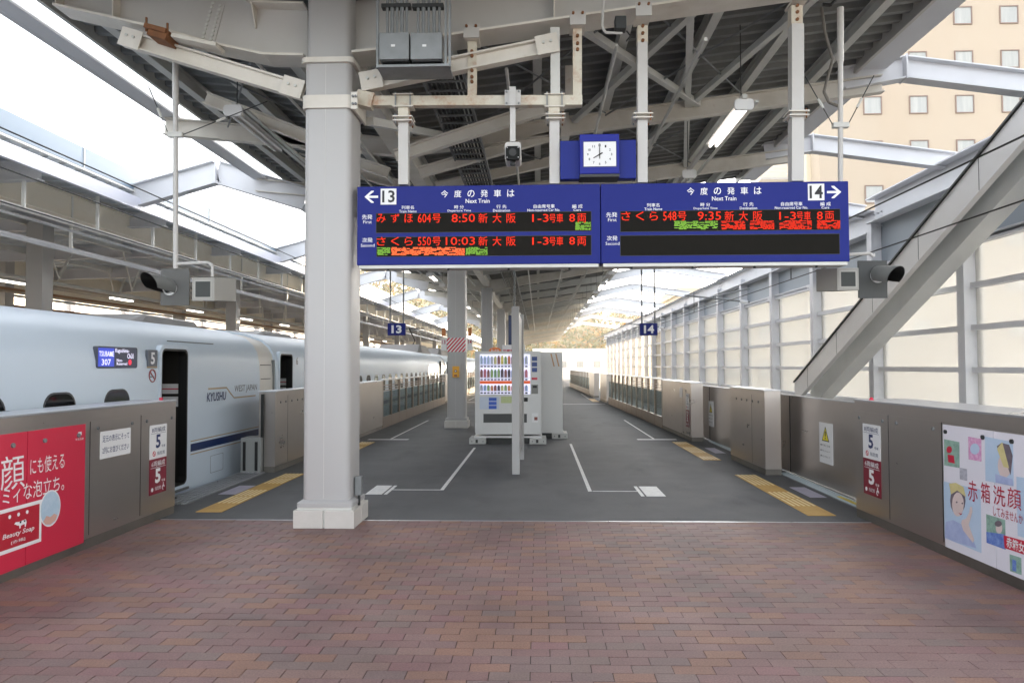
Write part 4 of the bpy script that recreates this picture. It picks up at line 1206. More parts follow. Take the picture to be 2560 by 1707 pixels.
# number panel, no smoking mark, display, lettering
pn = F.rect(MB(), 9.18, 9.41, 1.685, 1.895, -.03, .004).build('number_panel', mat('number_grey', (92, 98, 108), .4), t5)
m = MB(); F.text(m, '5', 9.245, 9.345, 1.71, 1.865, d=.006, bold=.03); m.build('lettering', TEXTW, pn)
F.rect(MB(), 9.18, 9.41, 1.665, 1.685, -.02, .004).build('gold_bar', BRONZE, pn)
m = MB(); o_, i_ = prof_circle(9.30, 1.565, .085, 20), prof_circle(9.30, 1.565, .070, 20)
for k in range(20): F.poly(m, [o_[k], o_[(k + 1) % 20], i_[(k + 1) % 20], i_[k]], -.01, .004)
F.poly(m, [(9.24, 1.61), (9.25, 1.62), (9.36, 1.52), (9.35, 1.51)], -.01, .004); m.build('no_smoking_mark', mat('dull_red', (150, 70, 70), .5), t5)
m = MB(); F.rect(m, 9.25, 9.34, 1.545, 1.56, -.01, .003); m.build('cigarette_mark', TEXTG, t5)
dp = MB(); F.poly(dp, rrect(8.10, 8.93, 1.665, 1.915, .03, 3), -.06, .004); dp = dp.build('destination_display', mat('display_dark', (56, 60, 70), .15, emit=(70, 74, 90), estr=.35), t5)
F.rect(MB(), 8.12, 8.43, 1.685, 1.895, .004, .006).build('display_blue', mat('display_blue', (40, 60, 170), .3, emit=(60, 80, 200), estr=.75), dp)
DISPW = mat('display_white', (240, 240, 255), .5, emit=(225, 220, 255), estr=.95)
m = MB(); F.text(m, 'TSUBAME', 8.13, 8.42, 1.80, 1.86, d=.008, bold=.01); F.text(m, '307', 8.18, 8.36, 1.70, 1.77, d=.008, bold=.01)
F.text(m, 'Kagoshima-', 8.45, 8.74, 1.835, 1.895, d=.008, bold=.01); F.text(m, 'Chūō', 8.70, 8.84, 1.78, 1.84, d=.008, bold=.01)
F.text(m, 'Non-', 8.48, 8.60, 1.74, 1.775, d=.008, bold=.01); F.text(m, 'Reserved', 8.48, 8.70, 1.70, 1.735, d=.008, bold=.01); m.build('display_text', DISPW, dp)
m = MB(); F.poly(m, prof_circle(8.765, 1.735, .035, 14), .004, .007); m.build('display_red', mat('display_red', (220, 40, 70), .4, emit=(220, 40, 70), estr=.8), dp)
m = MB(); F.text(m, 'KYUSHU', 10.85, 11.52, 1.155, 1.29, d=.004, bold=.02, skew=.12); m.build('lettering', TEXTN, t5)
m = MB(); F.text(m, 'WEST JAPAN', 11.84, 12.80, 1.24, 1.375, d=.004, bold=.01, skew=.12); m.build('lettering', TEXTG, t5)
m = MB(); F.rect(m, 10.90, 11.55, 1.335, 1.36, .001, .003); F.poly(m, [(11.55, 1.36), (11.55, 1.335), (11.70, 1.24), (11.85, 1.165), (11.85, 1.185), (11.72, 1.26)], .001, .003); F.rect(m, 11.85, 12.75, 1.165, 1.185, .001, .003); m.build('gold_swoosh', BRONZE, t5)
m = MB(); 
o_ = rrect(11.0, 11.45, .08, .34, .02, 3); i_ = rrect(11.005, 11.445, .085, .335, .02, 3)
for k in range(len(o_)): F.poly(m, [o_[k], o_[(k + 1) % len(o_)], i_[(k + 1) % len(o_)], i_[k]], .0, .002)
m.build('service_hatch', TEXTG, t5)
m = MB().tube((-4.90, 9.6, 2.02), (-4.91, 11.0, 2.02), .008, 5); m.build('rain_gutter', GALV, t5)
m = MB(); f6 = Face((-4.933, 14.9, 0), (0, 1, 0), (0, 0, 1)); f6.text(m, '6', 0, .12, 1.71, 1.87, d=.004, bold=.02); m.build('lettering', TEXTG, t6)
# fairings on the roof
def fairing(y0, y1, w_, h, t, m_=TRAINR):
    q = MB().loft([[(TX - w_, yy, 2.2), (TX + w_, yy, 2.2), (TX + w_ * .8, yy, 2.33 + hh), (TX - w_ * .8, yy, 2.33 + hh)] for yy, hh in ((y0, 0), (y0 + (y1 - y0) * .25, h), (y1 - .12, h * .85), (y1, .0))])
    q.build('roof_fairing', m_, t, smooth=False, bevel=.03)
fairing(10.4, 12.7, .85, .15, t5); fairing(15.2, 17.6, .85, .13, t6); fairing(34.5, 37.5, 1.2, .38, t6); fairing(41.5, 44.5, 1.2, .36, t7)
q = MB().tube((TX, 37.7, 2.4), (TX + .2, 38.3, 3.0), .03, 6).tube((TX + .2, 38.3, 3.0), (TX, 37.7, 3.6), .03, 6).tube((TX - .8, 37.7, 3.6), (TX + .8, 37.7, 3.6), .03, 6); q.build('pantograph', DARK, t6)

# ================================================================== DEPARTURE BOARDS
BY = 7.80
def bp(px, py): v = P(px, py, Y=BY); return v.x, v.z
def board(label, x0p, x1p, ytop, ybot, seamw, zscale, ox, oy, num, arrow_left, rows, heads):
    xa, _ = bp(x0p, ytop); xb, _ = bp(x1p, ytop); _, zt = bp((x0p + x1p) / 2, ytop); _, zb = bp((x0p + x1p) / 2, ybot)
    t = thing('departure_board', label, 'departure board', ((xa + xb) / 2, BY + .1, zb), 'pair of blue departure boards')
    MB().box(xa, xb, BY, BY + .24, zb, zt).build('housing', BLUE, t, bevel=.006)
    MB().box(xa + .02, xb - .02, BY + .01, BY + .23, zb - .035, zb - .001).build('bottom_tray', GREY, t)
    q = MB()
    for k in range(7): q.tube((xa + (k + .5) * (xb - xa) / 7, BY + .06, zb - .06), (xa + (k + .5) * (xb - xa) / 7, BY + .06, zb - .034), .014, 6)
    for k in range(4): MB().tube((xa + (k + .5) * (xb - xa) / 4, BY + .06, zb - .055), (xa + (k + .5) * (xb - xa) / 4, BY + .06, zb - .036), .014, 6).build('bolt', DARK, t)
    def c(zx, zy): return bp(ox + zx / zscale, oy + zy / zscale)
    Fb = Face((0, BY, 0), (1, 0, 0), (0, 0, 1)); Fb.n = Vector((0, -1, 0))
    def T(m, s, x0, x1, y0, y1, **k):
        a = c(x0, (y0 + y1) / 2)[0]; b = c(x1, (y0 + y1) / 2)[0]; z0 = c((x0 + x1) / 2, y1)[1]; z1 = c((x0 + x1) / 2, y0)[1]
        if k.pop('sp', 0): Fb.spaced(m, s, a, b, z0, z1, **k)
        else: Fb.text(m, s, a, b, z0, z1, **k)
    def Rr(m, x0, x1, y0, y1, d0=.001, d1=.004):
        a = c(x0, (y0 + y1) / 2)[0]; b = c(x1, (y0 + y1) / 2)[0]; z0 = c((x0 + x1) / 2, y1)[1]; z1 = c((x0 + x1) / 2, y0)[1]
        Fb.rect(m, a, b, z0, z1, d0, d1)
    for args in heads:
        m = MB(); T(m, *args[:5], d=.004, **(args[5] if len(args) > 5 else {})); m.build('lettering', TEXTW, t)
    nx0, nx1, ny0, ny1 = num[1:5]
    m = MB(); Rr(m, nx0, nx1, ny0, ny1); pl = m.build('number_plate', SIGNW, t)
    m = MB(); T(m, num[0], nx0 + 14, nx1 - 14, ny0 + 16, ny1 - 18, d=.006, bold=.02); m.build('lettering', TEXTK, pl)
    ax0, ax1, ay0, ay1 = num[5:9]
    m = MB(); A = c(ax0, ay0); B_ = c(ax1, ay1); L = B_[0] - A[0]; Hh = A[1] - B_[1]; zc = (A[1] + B_[1]) / 2; th = Hh * .13
    def fl(x): return A[0] + x * L if arrow_left else B_[0] - x * L
    Fb.poly(m, [(fl(.08), zc - th * .7), (fl(1), zc - th * .7), (fl(1), zc + th * .7), (fl(.08), zc + th * .7)], .001, .0035)
    for s_ in (-1, 1):
        Fb.poly(m, [(fl(0), zc), (fl(.5), zc + s_ * Hh / 2), (fl(.68), zc + s_ * Hh / 2), (fl(.68), zc + s_ * (Hh / 2 - th * .6)), (fl(.2), zc)], .001, .0045)
    m.build('arrow', TEXTW, t)
    for (x0, x1, y0, y1, texts, smears) in rows:
        m = MB(); Rr(m, x0 - 4, x1 + 4, y0 - 4, y1 + 4, .0005, .003); fr = m.build('screen_frame', DARK, t)
        m = MB(); Rr(m, x0, x1, y0, y1, .003, .0045); sc = m.build('led_screen', SCREEN, t)
        if texts:
            for a in texts:
                m = MB(); T(m, *a[:5], d=.007, bold=.0, **(a[5] if len(a) > 5 else {})); m.build('led_text', LEDR, sc)
        for (mt, sx0, sx1, sy0, sy1) in smears:
            m = MB(); rr = random.Random(int(sx0 * 7 + sy0)); nrow = 8
            for j in range(nrow):
                yj = sy0 + (j + .15) * (sy1 - sy0) / nrow; x = sx0 + rr.uniform(0, 8)
                while x < sx1:
                    ln = rr.uniform(14, 60)
                    if rr.random() < .82: Rr(m, x, min(x + ln, sx1), yj, yj + (sy1 - sy0) / nrow * .62, .0045, .006)
                    x += ln + rr.uniform(3, 9)
            m.build('led_ticker', mt, sc)
    return t
H1 = [('今度の発車は', 818, 1492, 130, 196, {'sp': 1, 'bold': .008}), ('Next Train', 1044, 1265, 212, 250, {'bold': .01}), ('列車名', 455, 570, 274, 308, {'bold': .006}), ('Train Name', 433, 594, 314, 338, {'bold': .006}),
      ('時 分', 940, 1028, 270, 304, {'bold': .006}), ('Departure Time', 878, 1094, 310, 334, {'bold': .006}), ('行 先', 1326, 1420, 266, 300, {'bold': .006}), ('Destination', 1296, 1452, 306, 330, {'bold': .006}),
      ('自由席号車', 1668, 1862, 262, 298, {'bold': .006}), ('Non-reserved Car No.', 1612, 1912, 302, 326, {'bold': .006}), ('編 成', 2022, 2118, 262, 298, {'bold': .006}), ('Cars', 2034, 2104, 302, 324, {'bold': .006}),
      ('先発', 92, 188, 356, 400, {'bold': .006}), ('First', 104, 182, 408, 438), ('次発', 94, 190, 568, 612, {'bold': .006}), ('Second', 82, 208, 624, 652)]
def led(y0, y1, name, no, tm, tx0, sp=0):
    n0, n1, n2 = name
    return [(n0, 228, 310, y0, y1), (n1, 358, 436, y0, y1), (n2, 484, 560, y0, y1), (no, 606, 726, y0, y1), ('号', 738, 816, y0, y1), (tm, tx0, 1130, y0, y1 - 4),
            ('新', 1162, 1246, y0 - 4, y1 + 2), ('大', 1292, 1372, y0 - 4, y1 + 2), ('阪', 1420, 1504, y0 - 4, y1 + 2), ('1-3', 1656, 1806, y0 + 2, y1 - 6), ('号車', 1812, 1940, y0 - 2, y1), ('8', 1996, 2048, y0, y1 - 8), ('両', 2070, 2150, y0 - 2, y1)]
board('left half of the blue departure board, for platform 13', 893, 1500, 463.5, 661, 0, 3.675, 880, 440, ('13', 264, 408, 118, 264, 116, 240, 138, 248), True,
      [(224, 2196, 338, 512, led(350, 430, 'みずほ', '604', '8:50', 916), [(LEDG, 2050, 2194, 424, 498)]), (228, 2196, 556, 732, led(562, 640, 'さくら', '550', '10:03', 862), [(LEDG, 230, 352, 658, 728), (LEDO, 360, 1035, 655, 730), (LEDG, 1042, 1245, 655, 726)])], H1)
H2 = [(a[0], a[1] + 4 if a[0] != '先発' else a[1], a[2] + 4, a[3] - 26, a[4] - 26, a[5] if len(a) > 5 else {}) for a in H1]
board('right half of the blue departure board, for platform 14', 1502, 2121, 456.5, 656, 0, 3.618, 1490, 440, ('14', 1916, 2064, 72, 222, 2088, 2218, 92, 202), False,
      [(222, 2206, 312, 494, [(a[0], a[1], a[2], a[3] - 26, a[4] - 26) for a in led(350, 430, 'さくら', '548', '9:35', 918)], [(LEDG, 704, 1100, 408, 486), (LEDR, 1130, 1350, 408, 486), (LEDR, 1390, 1610, 406, 484), (LEDR, 1655, 1950, 404, 484), (LEDR, 1995, 2206, 402, 480)]), (222, 2200, 534, 712, [], [])], H2)

# frame that carries the boards
fr = thing('board_hanger_frame', 'rust streaked cream tube frame from the column carrying the departure boards', 'frame', (-1, 7.92, 4.2))
def pv(px, py, y=7.92): return P(px, py, Y=y)
A, B = pv(903, 256), pv(1455, 254)
MB().beam(A, B, .10, .105).build('cross_tube', RUSTY, fr)
MB().beam(pv(895, 248) + Vector((0, -.02, 0)), pv(935, 258) + Vector((0, -.02, 0)), .14, .16).build('end_gusset', RUSTY, fr)
for a, b, c_ in ((1181, 92, 244), (1443, 62, 262)):
    MB().beam(pv(a, b), pv(a, c_), .095, .095).build('upper_tube', RUSTY, fr)
def post(px, pt, pb, wpx=25, m_=WHITE):
    wd = wpx / 236.
    o = MB().beam(pv(px, pt), pv(px, pb), wd, wd).build('post', m_, fr)
    return o
post(1010, 262, 300, 26, RUSTY); post(1010, 300, 464); post(1385, 258, 296, 28, RUSTY); post(1386, 296, 462)
post(1605, 70, 110, 26, RUSTY); post(1605, 110, 459); post(1988, 20, 66, 28, RUSTY); post(1990, 66, 456, 30)
def clampat(px, py, wpx=50, par=fr):
    wd = wpx / 236.
    for dy in (-5, 5):
        v = pv(px, py + dy); MB().box(v.x - wd / 2, v.x + wd / 2, 7.92 - wd / 2, 7.92 + wd / 2, v.z - .006, v.z + .006).build('flange_plate', CREAM, par)
    q = MB(); v = pv(px, py)
    for a in (-1, 1):
        for b in (-1, 1): MB().tube((v.x + a * wd * .38, 7.92 + b * wd * .38, v.z - .05), (v.x + a * wd * .38, 7.92 + b * wd * .38, v.z + .05), .009, 6).build('bolt', RUST if a > 0 else GALV, par)
clampat(1010, 303); clampat(1388, 298); clampat(1605, 296); clampat(1990, 290)
for px in (1010, 1386):
    v = pv(px, 256)
    for a in (-.08, .08):
        MB().beam((v.x + a, 7.85, v.z + .09), (v.x + a, 7.85, v.z - .08), .014, .014).build('u_bolt', GALV, fr)
        MB().beam((v.x + a, 7.99, v.z + .09), (v.x + a, 7.99, v.z - .08), .014, .014).build('u_bolt', GALV, fr)
    MB().box(v.x - .11, v.x + .11, 7.84, 8.0, v.z - .075, v.z - .06).build('saddle_plate', CREAM, fr)
    MB().box(v.x - .11, v.x + .11, 7.84, 8.0, v.z + .06, v.z + .07).build('saddle_plate', CREAM, fr)
for px, py in ((1181, 88), (1443, 56), (1605, 34), (1990, -5)):
    v = pv(px, py); pl = MB().box(v.x - .085, v.x + .085, 7.78, 7.80, v.z - .09, v.z + .06).build('clip_plate', WHITE, fr)
    for a in (-.05, .05): MB().tube((v.x + a, 7.755, v.z + .03), (v.x + a, 7.78, v.z + .03), .015, 7).build('bolt', RUST, pl)
    MB().box(v.x - .08, v.x + .08, 7.80, 8.05, v.z - .09, v.z - .07).build('clip_plate', CREAM, fr)
for px, ys_ in ((1181, (135, 146, 182, 198, 210)), (1443, (96, 115, 130)), (1605, (72, 90, 108)), (1988, (22, 38, 56))):
    for yy in ys_:
        v = pv(px, yy); MB().tube((v.x, 7.845, v.z), (v.x, 7.872, v.z), .018, 7).build('bolt', RUST, fr)

# clock
CY = 7.72
ck = thing('station_clock', 'square blue station clock at eight between two blue wings above the departure board', 'clock', (P(1498, 390, Y=CY).x, CY, 3.8))
def cb(px, py): v = P(px, py, Y=CY); return v.x, v.z
(a, zt), (b, zb) = cb(1401, 345), cb(1594, 440)
MB().box(a, b, CY + .10, CY + .22, zb, zt).build('wing_box', mat('clock_blue_dark', (22, 38, 124), .45, spec=.2), ck, bevel=.006)
(a, zt), (b, zb) = cb(1449, 336), cb(1549, 434)
MB().box(a, b, CY, CY + .26, zb, zt).build('case', mat('clock_blue', (30, 40, 138), .45, spec=.2), ck, bevel=.008)
MB().box(a - .0, b, CY + .01, CY + .25, zb - .03, zb).build('case_base', DARK, ck)
(fa, ft), (fb_, fz) = cb(1459, 356), cb(1540, 416)
MB().box(fa - .008, fb_ + .008, CY - .004, CY, fz - .008, ft + .008).build('face_rim', mat('clock_rim', (30, 36, 110), .3), ck)
face = MB().box(fa, fb_, CY - .008, CY - .004, fz, ft).build('face', SIGNW, ck)
cx, cz = cb(1499, 387); Fc = Face((cx, CY - .008, cz), (1, 0, 0), (0, 0, 1)); Fc.n = Vector((0, -1, 0))
hw, hh = (fb_ - fa) / 2 * .80, (ft - fz) / 2 * .76
for k in range(1, 13):
    t = rad(90 - 30 * k); x, z = hw * .92 * math.cos(t), hh * math.sin(t)
    s_ = .013; ww = s_ * (1.0 if k > 9 else .62)
    m = MB(); Fc.text(m, str(k), x - ww, x + ww, z - s_, z + s_, d=.001, bold=.02); m.build('numeral', TEXTK, face)
m = MB()
for ang, ln, tl, wd in ((90, .115, .045, .010), (210, .075, .035, .013)):
    t = rad(ang); d = Vector((math.cos(t), math.sin(t))); n_ = Vector((-d.y, d.x)) * wd / 2
    p0, p1 = -d * tl, d * ln
    Fc.poly(m, [tuple(p0 + n_), tuple(p1 + n_ * .6), tuple(p1 - n_ * .6), tuple(p0 - n_)], .003, .006)
m.build('hands', TEXTK, face)

# security camera on its pole
sc_ = thing('security_camera', 'small black faced security camera on a white pole above the board', 'camera', (P(1282, 385, Y=7.8).x, 7.8, 3.9))
v0, v1 = P(1282, 232, Y=7.86), P(1282, 356, Y=7.86)
MB().beam(v0, v1, .058, .058).build('pole', WHITE, sc_)
v = P(1282, 246, Y=7.84); MB().box(v.x - .085, v.x + .085, 7.80, 7.815, v.z - .09, v.z + .075).build('clamp_plate', WHITE, sc_)
MB().box(v.x - .035, v.x + .035, 7.77, 7.80, v.z - .10, v.z + .10).build('clamp_channel', WHITE, sc_)
for a in (-.065, .065):
    for b in (-.07, .055): MB().tube((v.x + a, 7.785, v.z + b), (v.x + a, 7.80, v.z + b), .011, 6).build('bolt', GALV, sc_)
v = P(1282, 380, Y=7.7)
MB().loft([[(v.x + a, yy, v.z + b) for a, b in rrect(-.085, .085, -.08, .11, .03, 4)] for yy in (7.72, 7.98)]).build('sun_shield', WHITE, sc_, smooth=True)
MB().loft([[(v.x + a, yy, v.z - .02 + b) for a, b in rrect(-.074, .074, -.07, .07, .025, 4)] for yy in (7.66, 7.72)]).build('camera_front', mat('camera_black', (16, 18, 17), .5, spec=.15), sc_, smooth=True)
MB().tube((v.x, 7.655, v.z - .015), (v.x, 7.66, v.z - .015), .04, 16).build('lens', BLACK, sc_)
MB().tube((v.x, 7.75, v.z - .13), (v.x, 7.75, v.z - .08), .03, 8).build('ball_joint', DARK, sc_)
for a in (-.058, .058):
    for b in (-.07, .035): MB().tube((v.x + a, 7.652, v.z + b), (v.x + a, 7.66, v.z + b), .005, 6).build('screw', SIGNW, sc_)

# junction boxes and conduits
def jbox(px0, px1, label):
    a, b = P(px0, 82, Y=7.25), P(px1, 148, Y=7.25)
    t = thing('junction_box', label, 'junction box', ((a.x + b.x) / 2, 7.4, b.z), 'junction boxes under the girder')
    MB().box(a.x, b.x, 7.25, 7.60, b.z, a.z).build('box', GALV, t, bevel=.006)
    MB().box(a.x + .12, a.x + .16, 7.245, 7.25, (a.z + b.z) / 2 - .01, (a.z + b.z) / 2 + .012).build('label_plate', SIGNW, t)
    MB().box(a.x + .02, b.x - .02, 7.27, 7.58, b.z - .012, b.z).build('cable_cover', DARK, t)
    n_ = 5
    for k in range(n_):
        x = a.x + .06 + (b.x - a.x - .10) * k / (n_ - 1)
        MB().tube((x, 7.36, a.z), (x, 7.36, a.z + .75), .020 if k % 2 else .014, 8).build('conduit', GALV, t)
    MB().box(a.x, b.x, 7.34, 7.42, a.z + .30, a.z + .34).build('conduit_strap', DARK, t)
    return t, a, b
t, a, b = jbox(948, 1022, 'galvanised junction box with conduits, left of the pair right of the column')
t, a2, b2 = jbox(1026, 1105, 'galvanised junction box with conduits, right of the pair above the cross tube')
fr2 = thing('angle_steel_support', 'angle steel frame holding the two junction boxes', 'support frame', (a.x, 7.4, b.z))
for x in (a.x - .03, b2.x + .03, b2.x + .07): MB().box(x - .012, x + .012, 7.3, 7.33, b2.z - .06, a.z + .9).build('upright', GALV, fr2)
MB().box(a.x - .03, b2.x + .07, 7.28, 7.62, b2.z - .06, b2.z - .035).build('bottom_rail', GALV, fr2)

# conduit loop and little black speaker right of it
t = thing('cable_bracket', 'white bent conduit with black sensor on the girder flange', 'conduit', (P(1515, 60, Y=7.7).x, 7.7, 5.3))
MB().path([pv(1508, -5, 7.7), pv(1506, 70, 7.7), pv(1514, 82, 7.7), pv(1556, 84, 7.7)], .014, 8).build('conduit', WHITE, t)
MB().box(*(sorted((P(1536, 50, Y=7.7).x, P(1564, 50, Y=7.7).x)) + [7.62, 7.75] + sorted((P(1550, 80, Y=7.7).z, P(1550, 48, Y=7.7).z)))).build('sensor', DARK, t, bevel=.01)
MB().path([pv(1566, 78, 7.7), pv(1576, 90, 7.7), pv(1566, 104, 7.7)], .008, 6).build('cable', BLACK, t)

# ------------------------------------------------------------------ hanging signals and monitors
def signal(label, side, platepx, hoodpx, polex, poletop, polebot, monpx, labelm, labelp):
    YS = 8.35
    q = lambda x, y, yy=YS: P(x, y, Y=yy)
    pt = thing('hanger_pole', labelp, 'pole', tuple(q(polex, polebot)))
    MB().tube(q(polex, poletop), q(polex, polebot), .028, 12).build('pole', WHITE, pt, smooth=True)
    m = MB().tube(q(polex, poletop), q(polex, poletop + (polebot - poletop) * .22), .036, 12).build('sleeve', WHITE, pt, smooth=True)
    yb = 322 if side < 0 else 298
    v = q(polex, yb + 16)
    MB().box(v.x - .09, v.x + .09, YS - .035, YS + .035, v.z - .03, v.z + .03).build('clamp', GREY, pt, bevel=.01)
    for s_ in (-1, 1):
        e = v + Vector((s_ * .38, 0, .56)) if side > 0 else v + (Vector((-.33, 0, .58)) if s_ < 0 else Vector((1.0, .2, .45)))
        k = v + Vector((s_ * .08, 0, 0)); MB().tube(k, e, .006, 5).build('stay_wire', DARK, pt)
        md = k.lerp(e, .45); d = (e - k).normalized(); MB().tube(md - d * .06, md + d * .06, .015, 6).build('turnbuckle', GREY, pt)
    x0, x1, y0, y1 = platepx
    a, b = q(x0, y0), q(x1, y1)
    t = thing('departure_signal', label, 'signal lamp', ((a.x + b.x) / 2, YS, b.z), 'hooded signal lamps hung over the platform edges')
    MB().box(a.x, b.x, YS, YS + .02, b.z, a.z).build('back_plate', mat('plate_dark', (84, 84, 82), .5) if side < 0 else mat('plate_darker', (58, 60, 60), .5), t)
    cx_, cz_ = (a.x + b.x) / 2 + (-.02 if side < 0 else .03), (a.z + b.z) / 2 + .02
    cx_, cz_ = q((x0 + x1) / 2 + (-12 if side < 0 else 12), (y0 + y1) / 2 - 4).x, q(0, (y0 + y1) / 2 - 0).z
    ln = MB(); o_, i_ = prof_circle(0, 0, .082, 20), prof_circle(0, 0, .066, 20)
    for k in range(20):
        pts = [o_[k], o_[(k + 1) % 20], i_[(k + 1) % 20], i_[k]]
        ln.plate([(cx_ + u, YS - .02, cz_ - .03 + w_) for u, w_ in pts], (0, .02, 0))
    ln.build('lamp_ring', SIGNW, t)
    MB().tube((cx_, YS, cz_ - .03), (cx_, YS - .012, cz_ - .03), .066, 20).build('lens', BLKGLOSS, t)
    # cylindrical hood flaring outwards and up
    rings = []
    hx, hy = hoodpx; e = q(hx, hy, YS - .34)
    c0_ = Vector((cx_, YS - .02, cz_ - .02)); c1_ = e
    n = 18
    for s_, r in ((0, .085), (.5, .088), (1, .082)):
        c_ = c0_.lerp(c1_, s_)
        rings.append([c_ + Vector((r * math.cos(rad(-40 + 260 * i / n)), -.05 * s_ * math.sin(rad(-40 + 260 * i / n)) * 2, r * 1.15 * math.sin(rad(-40 + 260 * i / n)))) for i in range(n + 1)])
    m = MB(); 
    inner = [[p + (c0_.lerp(c1_, s_) - p) * .06 for p in r] for s_, r in zip((0, .5, 1), rings)]
    for R2, mt, nm in ((rings, mat('hood_grey', (120, 122, 120), .45), 'hood'), (inner, BLACK, 'hood_lining')):
        q2 = MB().loft(R2, cap=False, close=False); q2.build(nm, mt, t, smooth=True)
    # monitor box
    mx0, mx1, my0, my1 = monpx
    a, b = q(mx0, my0, YS - .1), q(mx1, my1, YS - .1)
    mt_ = thing('platform_monitor', labelm, 'monitor', ((a.x + b.x) / 2, YS, b.z), 'grey monitors hung beside the signal lamps')
    w_ = b.x - a.x; fx0, fx1 = (a.x, a.x + w_ * .68) if side < 0 else (b.x - w_ * .68, b.x)
    ox = w_ * .32 if side < 0 else -w_ * .32
    fr_ = [(fx0, YS - .1, b.z), (fx1, YS - .1, b.z), (fx1, YS - .1, a.z), (fx0, YS - .1, a.z)]
    bk_ = [(fx0 + ox, YS + .22, b.z + .02), (fx1 + ox, YS + .22, b.z + .02), (fx1 + ox, YS + .22, a.z + .03), (fx0 + ox, YS + .22, a.z + .03)]
    MB().loft([fr_, bk_]).build('monitor_case', mat('monitor_grey', (150, 148, 142), .5), mt_, bevel=.006)
    ww = (fx1 - fx0)
    MB().box(fx0 + ww * .10, fx1 - ww * .10, YS - .104, YS - .10, b.z + .03, a.z - .03).build('screen_bezel', mat('bezel_grey', (164, 162, 156), .5), mt_)
    MB().box(fx0 + ww * .17, fx1 - ww * .17, YS - .107, YS - .104, b.z + .045, a.z - .045).build('screen', mat('screen_off', (44, 48, 47), .3, spec=.3), mt_)
    top = Vector(((fx0 + fx1) / 2 + ox * .5, YS, a.z + .02)); zz = q(polex, polebot - (6 if side > 0 else 15)).z
    if side < 0: pts = [q(polex, polebot - 12), Vector((top.x - .05, YS, zz)), Vector((top.x, YS, zz - .04)), top]
    else: pts = [q(polex, polebot - 2), Vector((cx_ - .08, YS, zz)), Vector((cx_ - .04, YS, zz - .04)), Vector((cx_ - .04, YS, q(0, y0).z))]
    MB().path(pts, .018, 8).build('bracket_tube', WHITE, mt_)
    if side > 0: MB().tube(q(polex, polebot - 4), (top.x, YS, top.z), .02, 8).build('bracket_tube', WHITE, mt_)
signal('hooded signal lamp on a grey plate hanging above the train', -1, (402, 472, 672, 763), (372, 704), 439, 148, 672, (480, 562, 694, 752), 'grey monitor hanging left, next to the signal over the train', 'white pole with two stay wires hanging over the train side')
signal('hooded signal lamp on a dark plate hanging before the glazed wall', 1, (2145, 2219, 652, 745), (2240, 690), 2101, 20, 640, (2067, 2148, 670, 726), 'grey monitor hanging right, behind the end of the departure board', 'white pole with two stay wires hanging at the right end of the board')
# loose black cables by the right pole
t = thing('loose_cables', 'grey looped cables hanging by the right roof edge', 'cable', tuple(pv(2070, 150, 8.6)))
MB().path([pv(2054, 20, 8.6), pv(2062, 80, 8.6), pv(2082, 150, 8.6), pv(2068, 200, 8.6), pv(2060, 230, 8.6), pv(2072, 256, 8.6), pv(2096, 266, 8.6)], .018, 7).build('cable', mat('cable_grey', (110, 104, 96), .5), t)
MB().path([pv(2056, 12, 8.65), pv(2076, 14, 8.65), pv(2088, 2, 8.65)], .02, 6).build('cable', BLACK, t)

# ------------------------------------------------------------------ lamps under the roof
def lamp(x, z, y, lit, label, grp, L=1.65):
    t = thing('tube_lamp', label, 'lamp', (x, y, z), grp)
    MB().loft([[(x - .11, yy, z), (x + .11, yy, z), (x + .06, yy, z + .07), (x - .06, yy, z + .07)] for yy in (y, y + L)]).build('reflector', WHITE, t)
    for s_ in (-.045, .045):
        MB().tube((x + s_, y + .04, z - .025), (x + s_, y + L - .04, z - .025), .018, 8).build('tube', TUBE if lit else TUBEOFF, t)
    MB().loft([[(x + a, yy, z + b) for a, b in rrect(-.12, .12, -.06, .08, .04, 2)] for yy in (y - .04, y)]).build('end_cap', SIGNW, t)
    MB().box(x - .005, x + .005, y + .1, y + .11, z + .07, zd(x) - .2).build('hanger_rod', DARK, t)
    return t
k = 0
words = ['nearest', 'second', 'third', 'fourth', 'fifth', 'sixth', 'seventh', 'eighth', 'ninth', 'tenth', 'eleventh', 'twelfth', 'thirteenth', 'fourteenth', 'fifteenth', 'sixteenth', 'seventeenth', 'eighteenth', 'nineteenth', 'twentieth', 'twenty first', 'twenty second']
for side, x, z in (('right', 2.58, 4.92), ('left', -3.87, 4.92)):
    for i in range(20):
        y = 9.27 + 3.35 * i if side == 'right' else 9.2 + 3.4 * i
        lit = (i % 2 == 0) if side == 'right' else (i in (5, 7, 9, 11, 13, 15))
        lamp(x, z, y, lit, '%s tube lamp of the %s hand row, counted from the camera, %s' % (words[i], side, 'lit' if lit else 'unlit'), 'tube lamps of the %s row' % side)
    t = thing('lamp_trunking', 'long slim trunking carrying the %s row of lamps' % side, 'trunking', (x, 10, z))
    MB().box(x - .03, x + .03, 9.2, 76, z + .075, z + .125).box(x + .13, x + .17, 9.2, 76, z + .02, z + .05).build('channel', GREY, t)
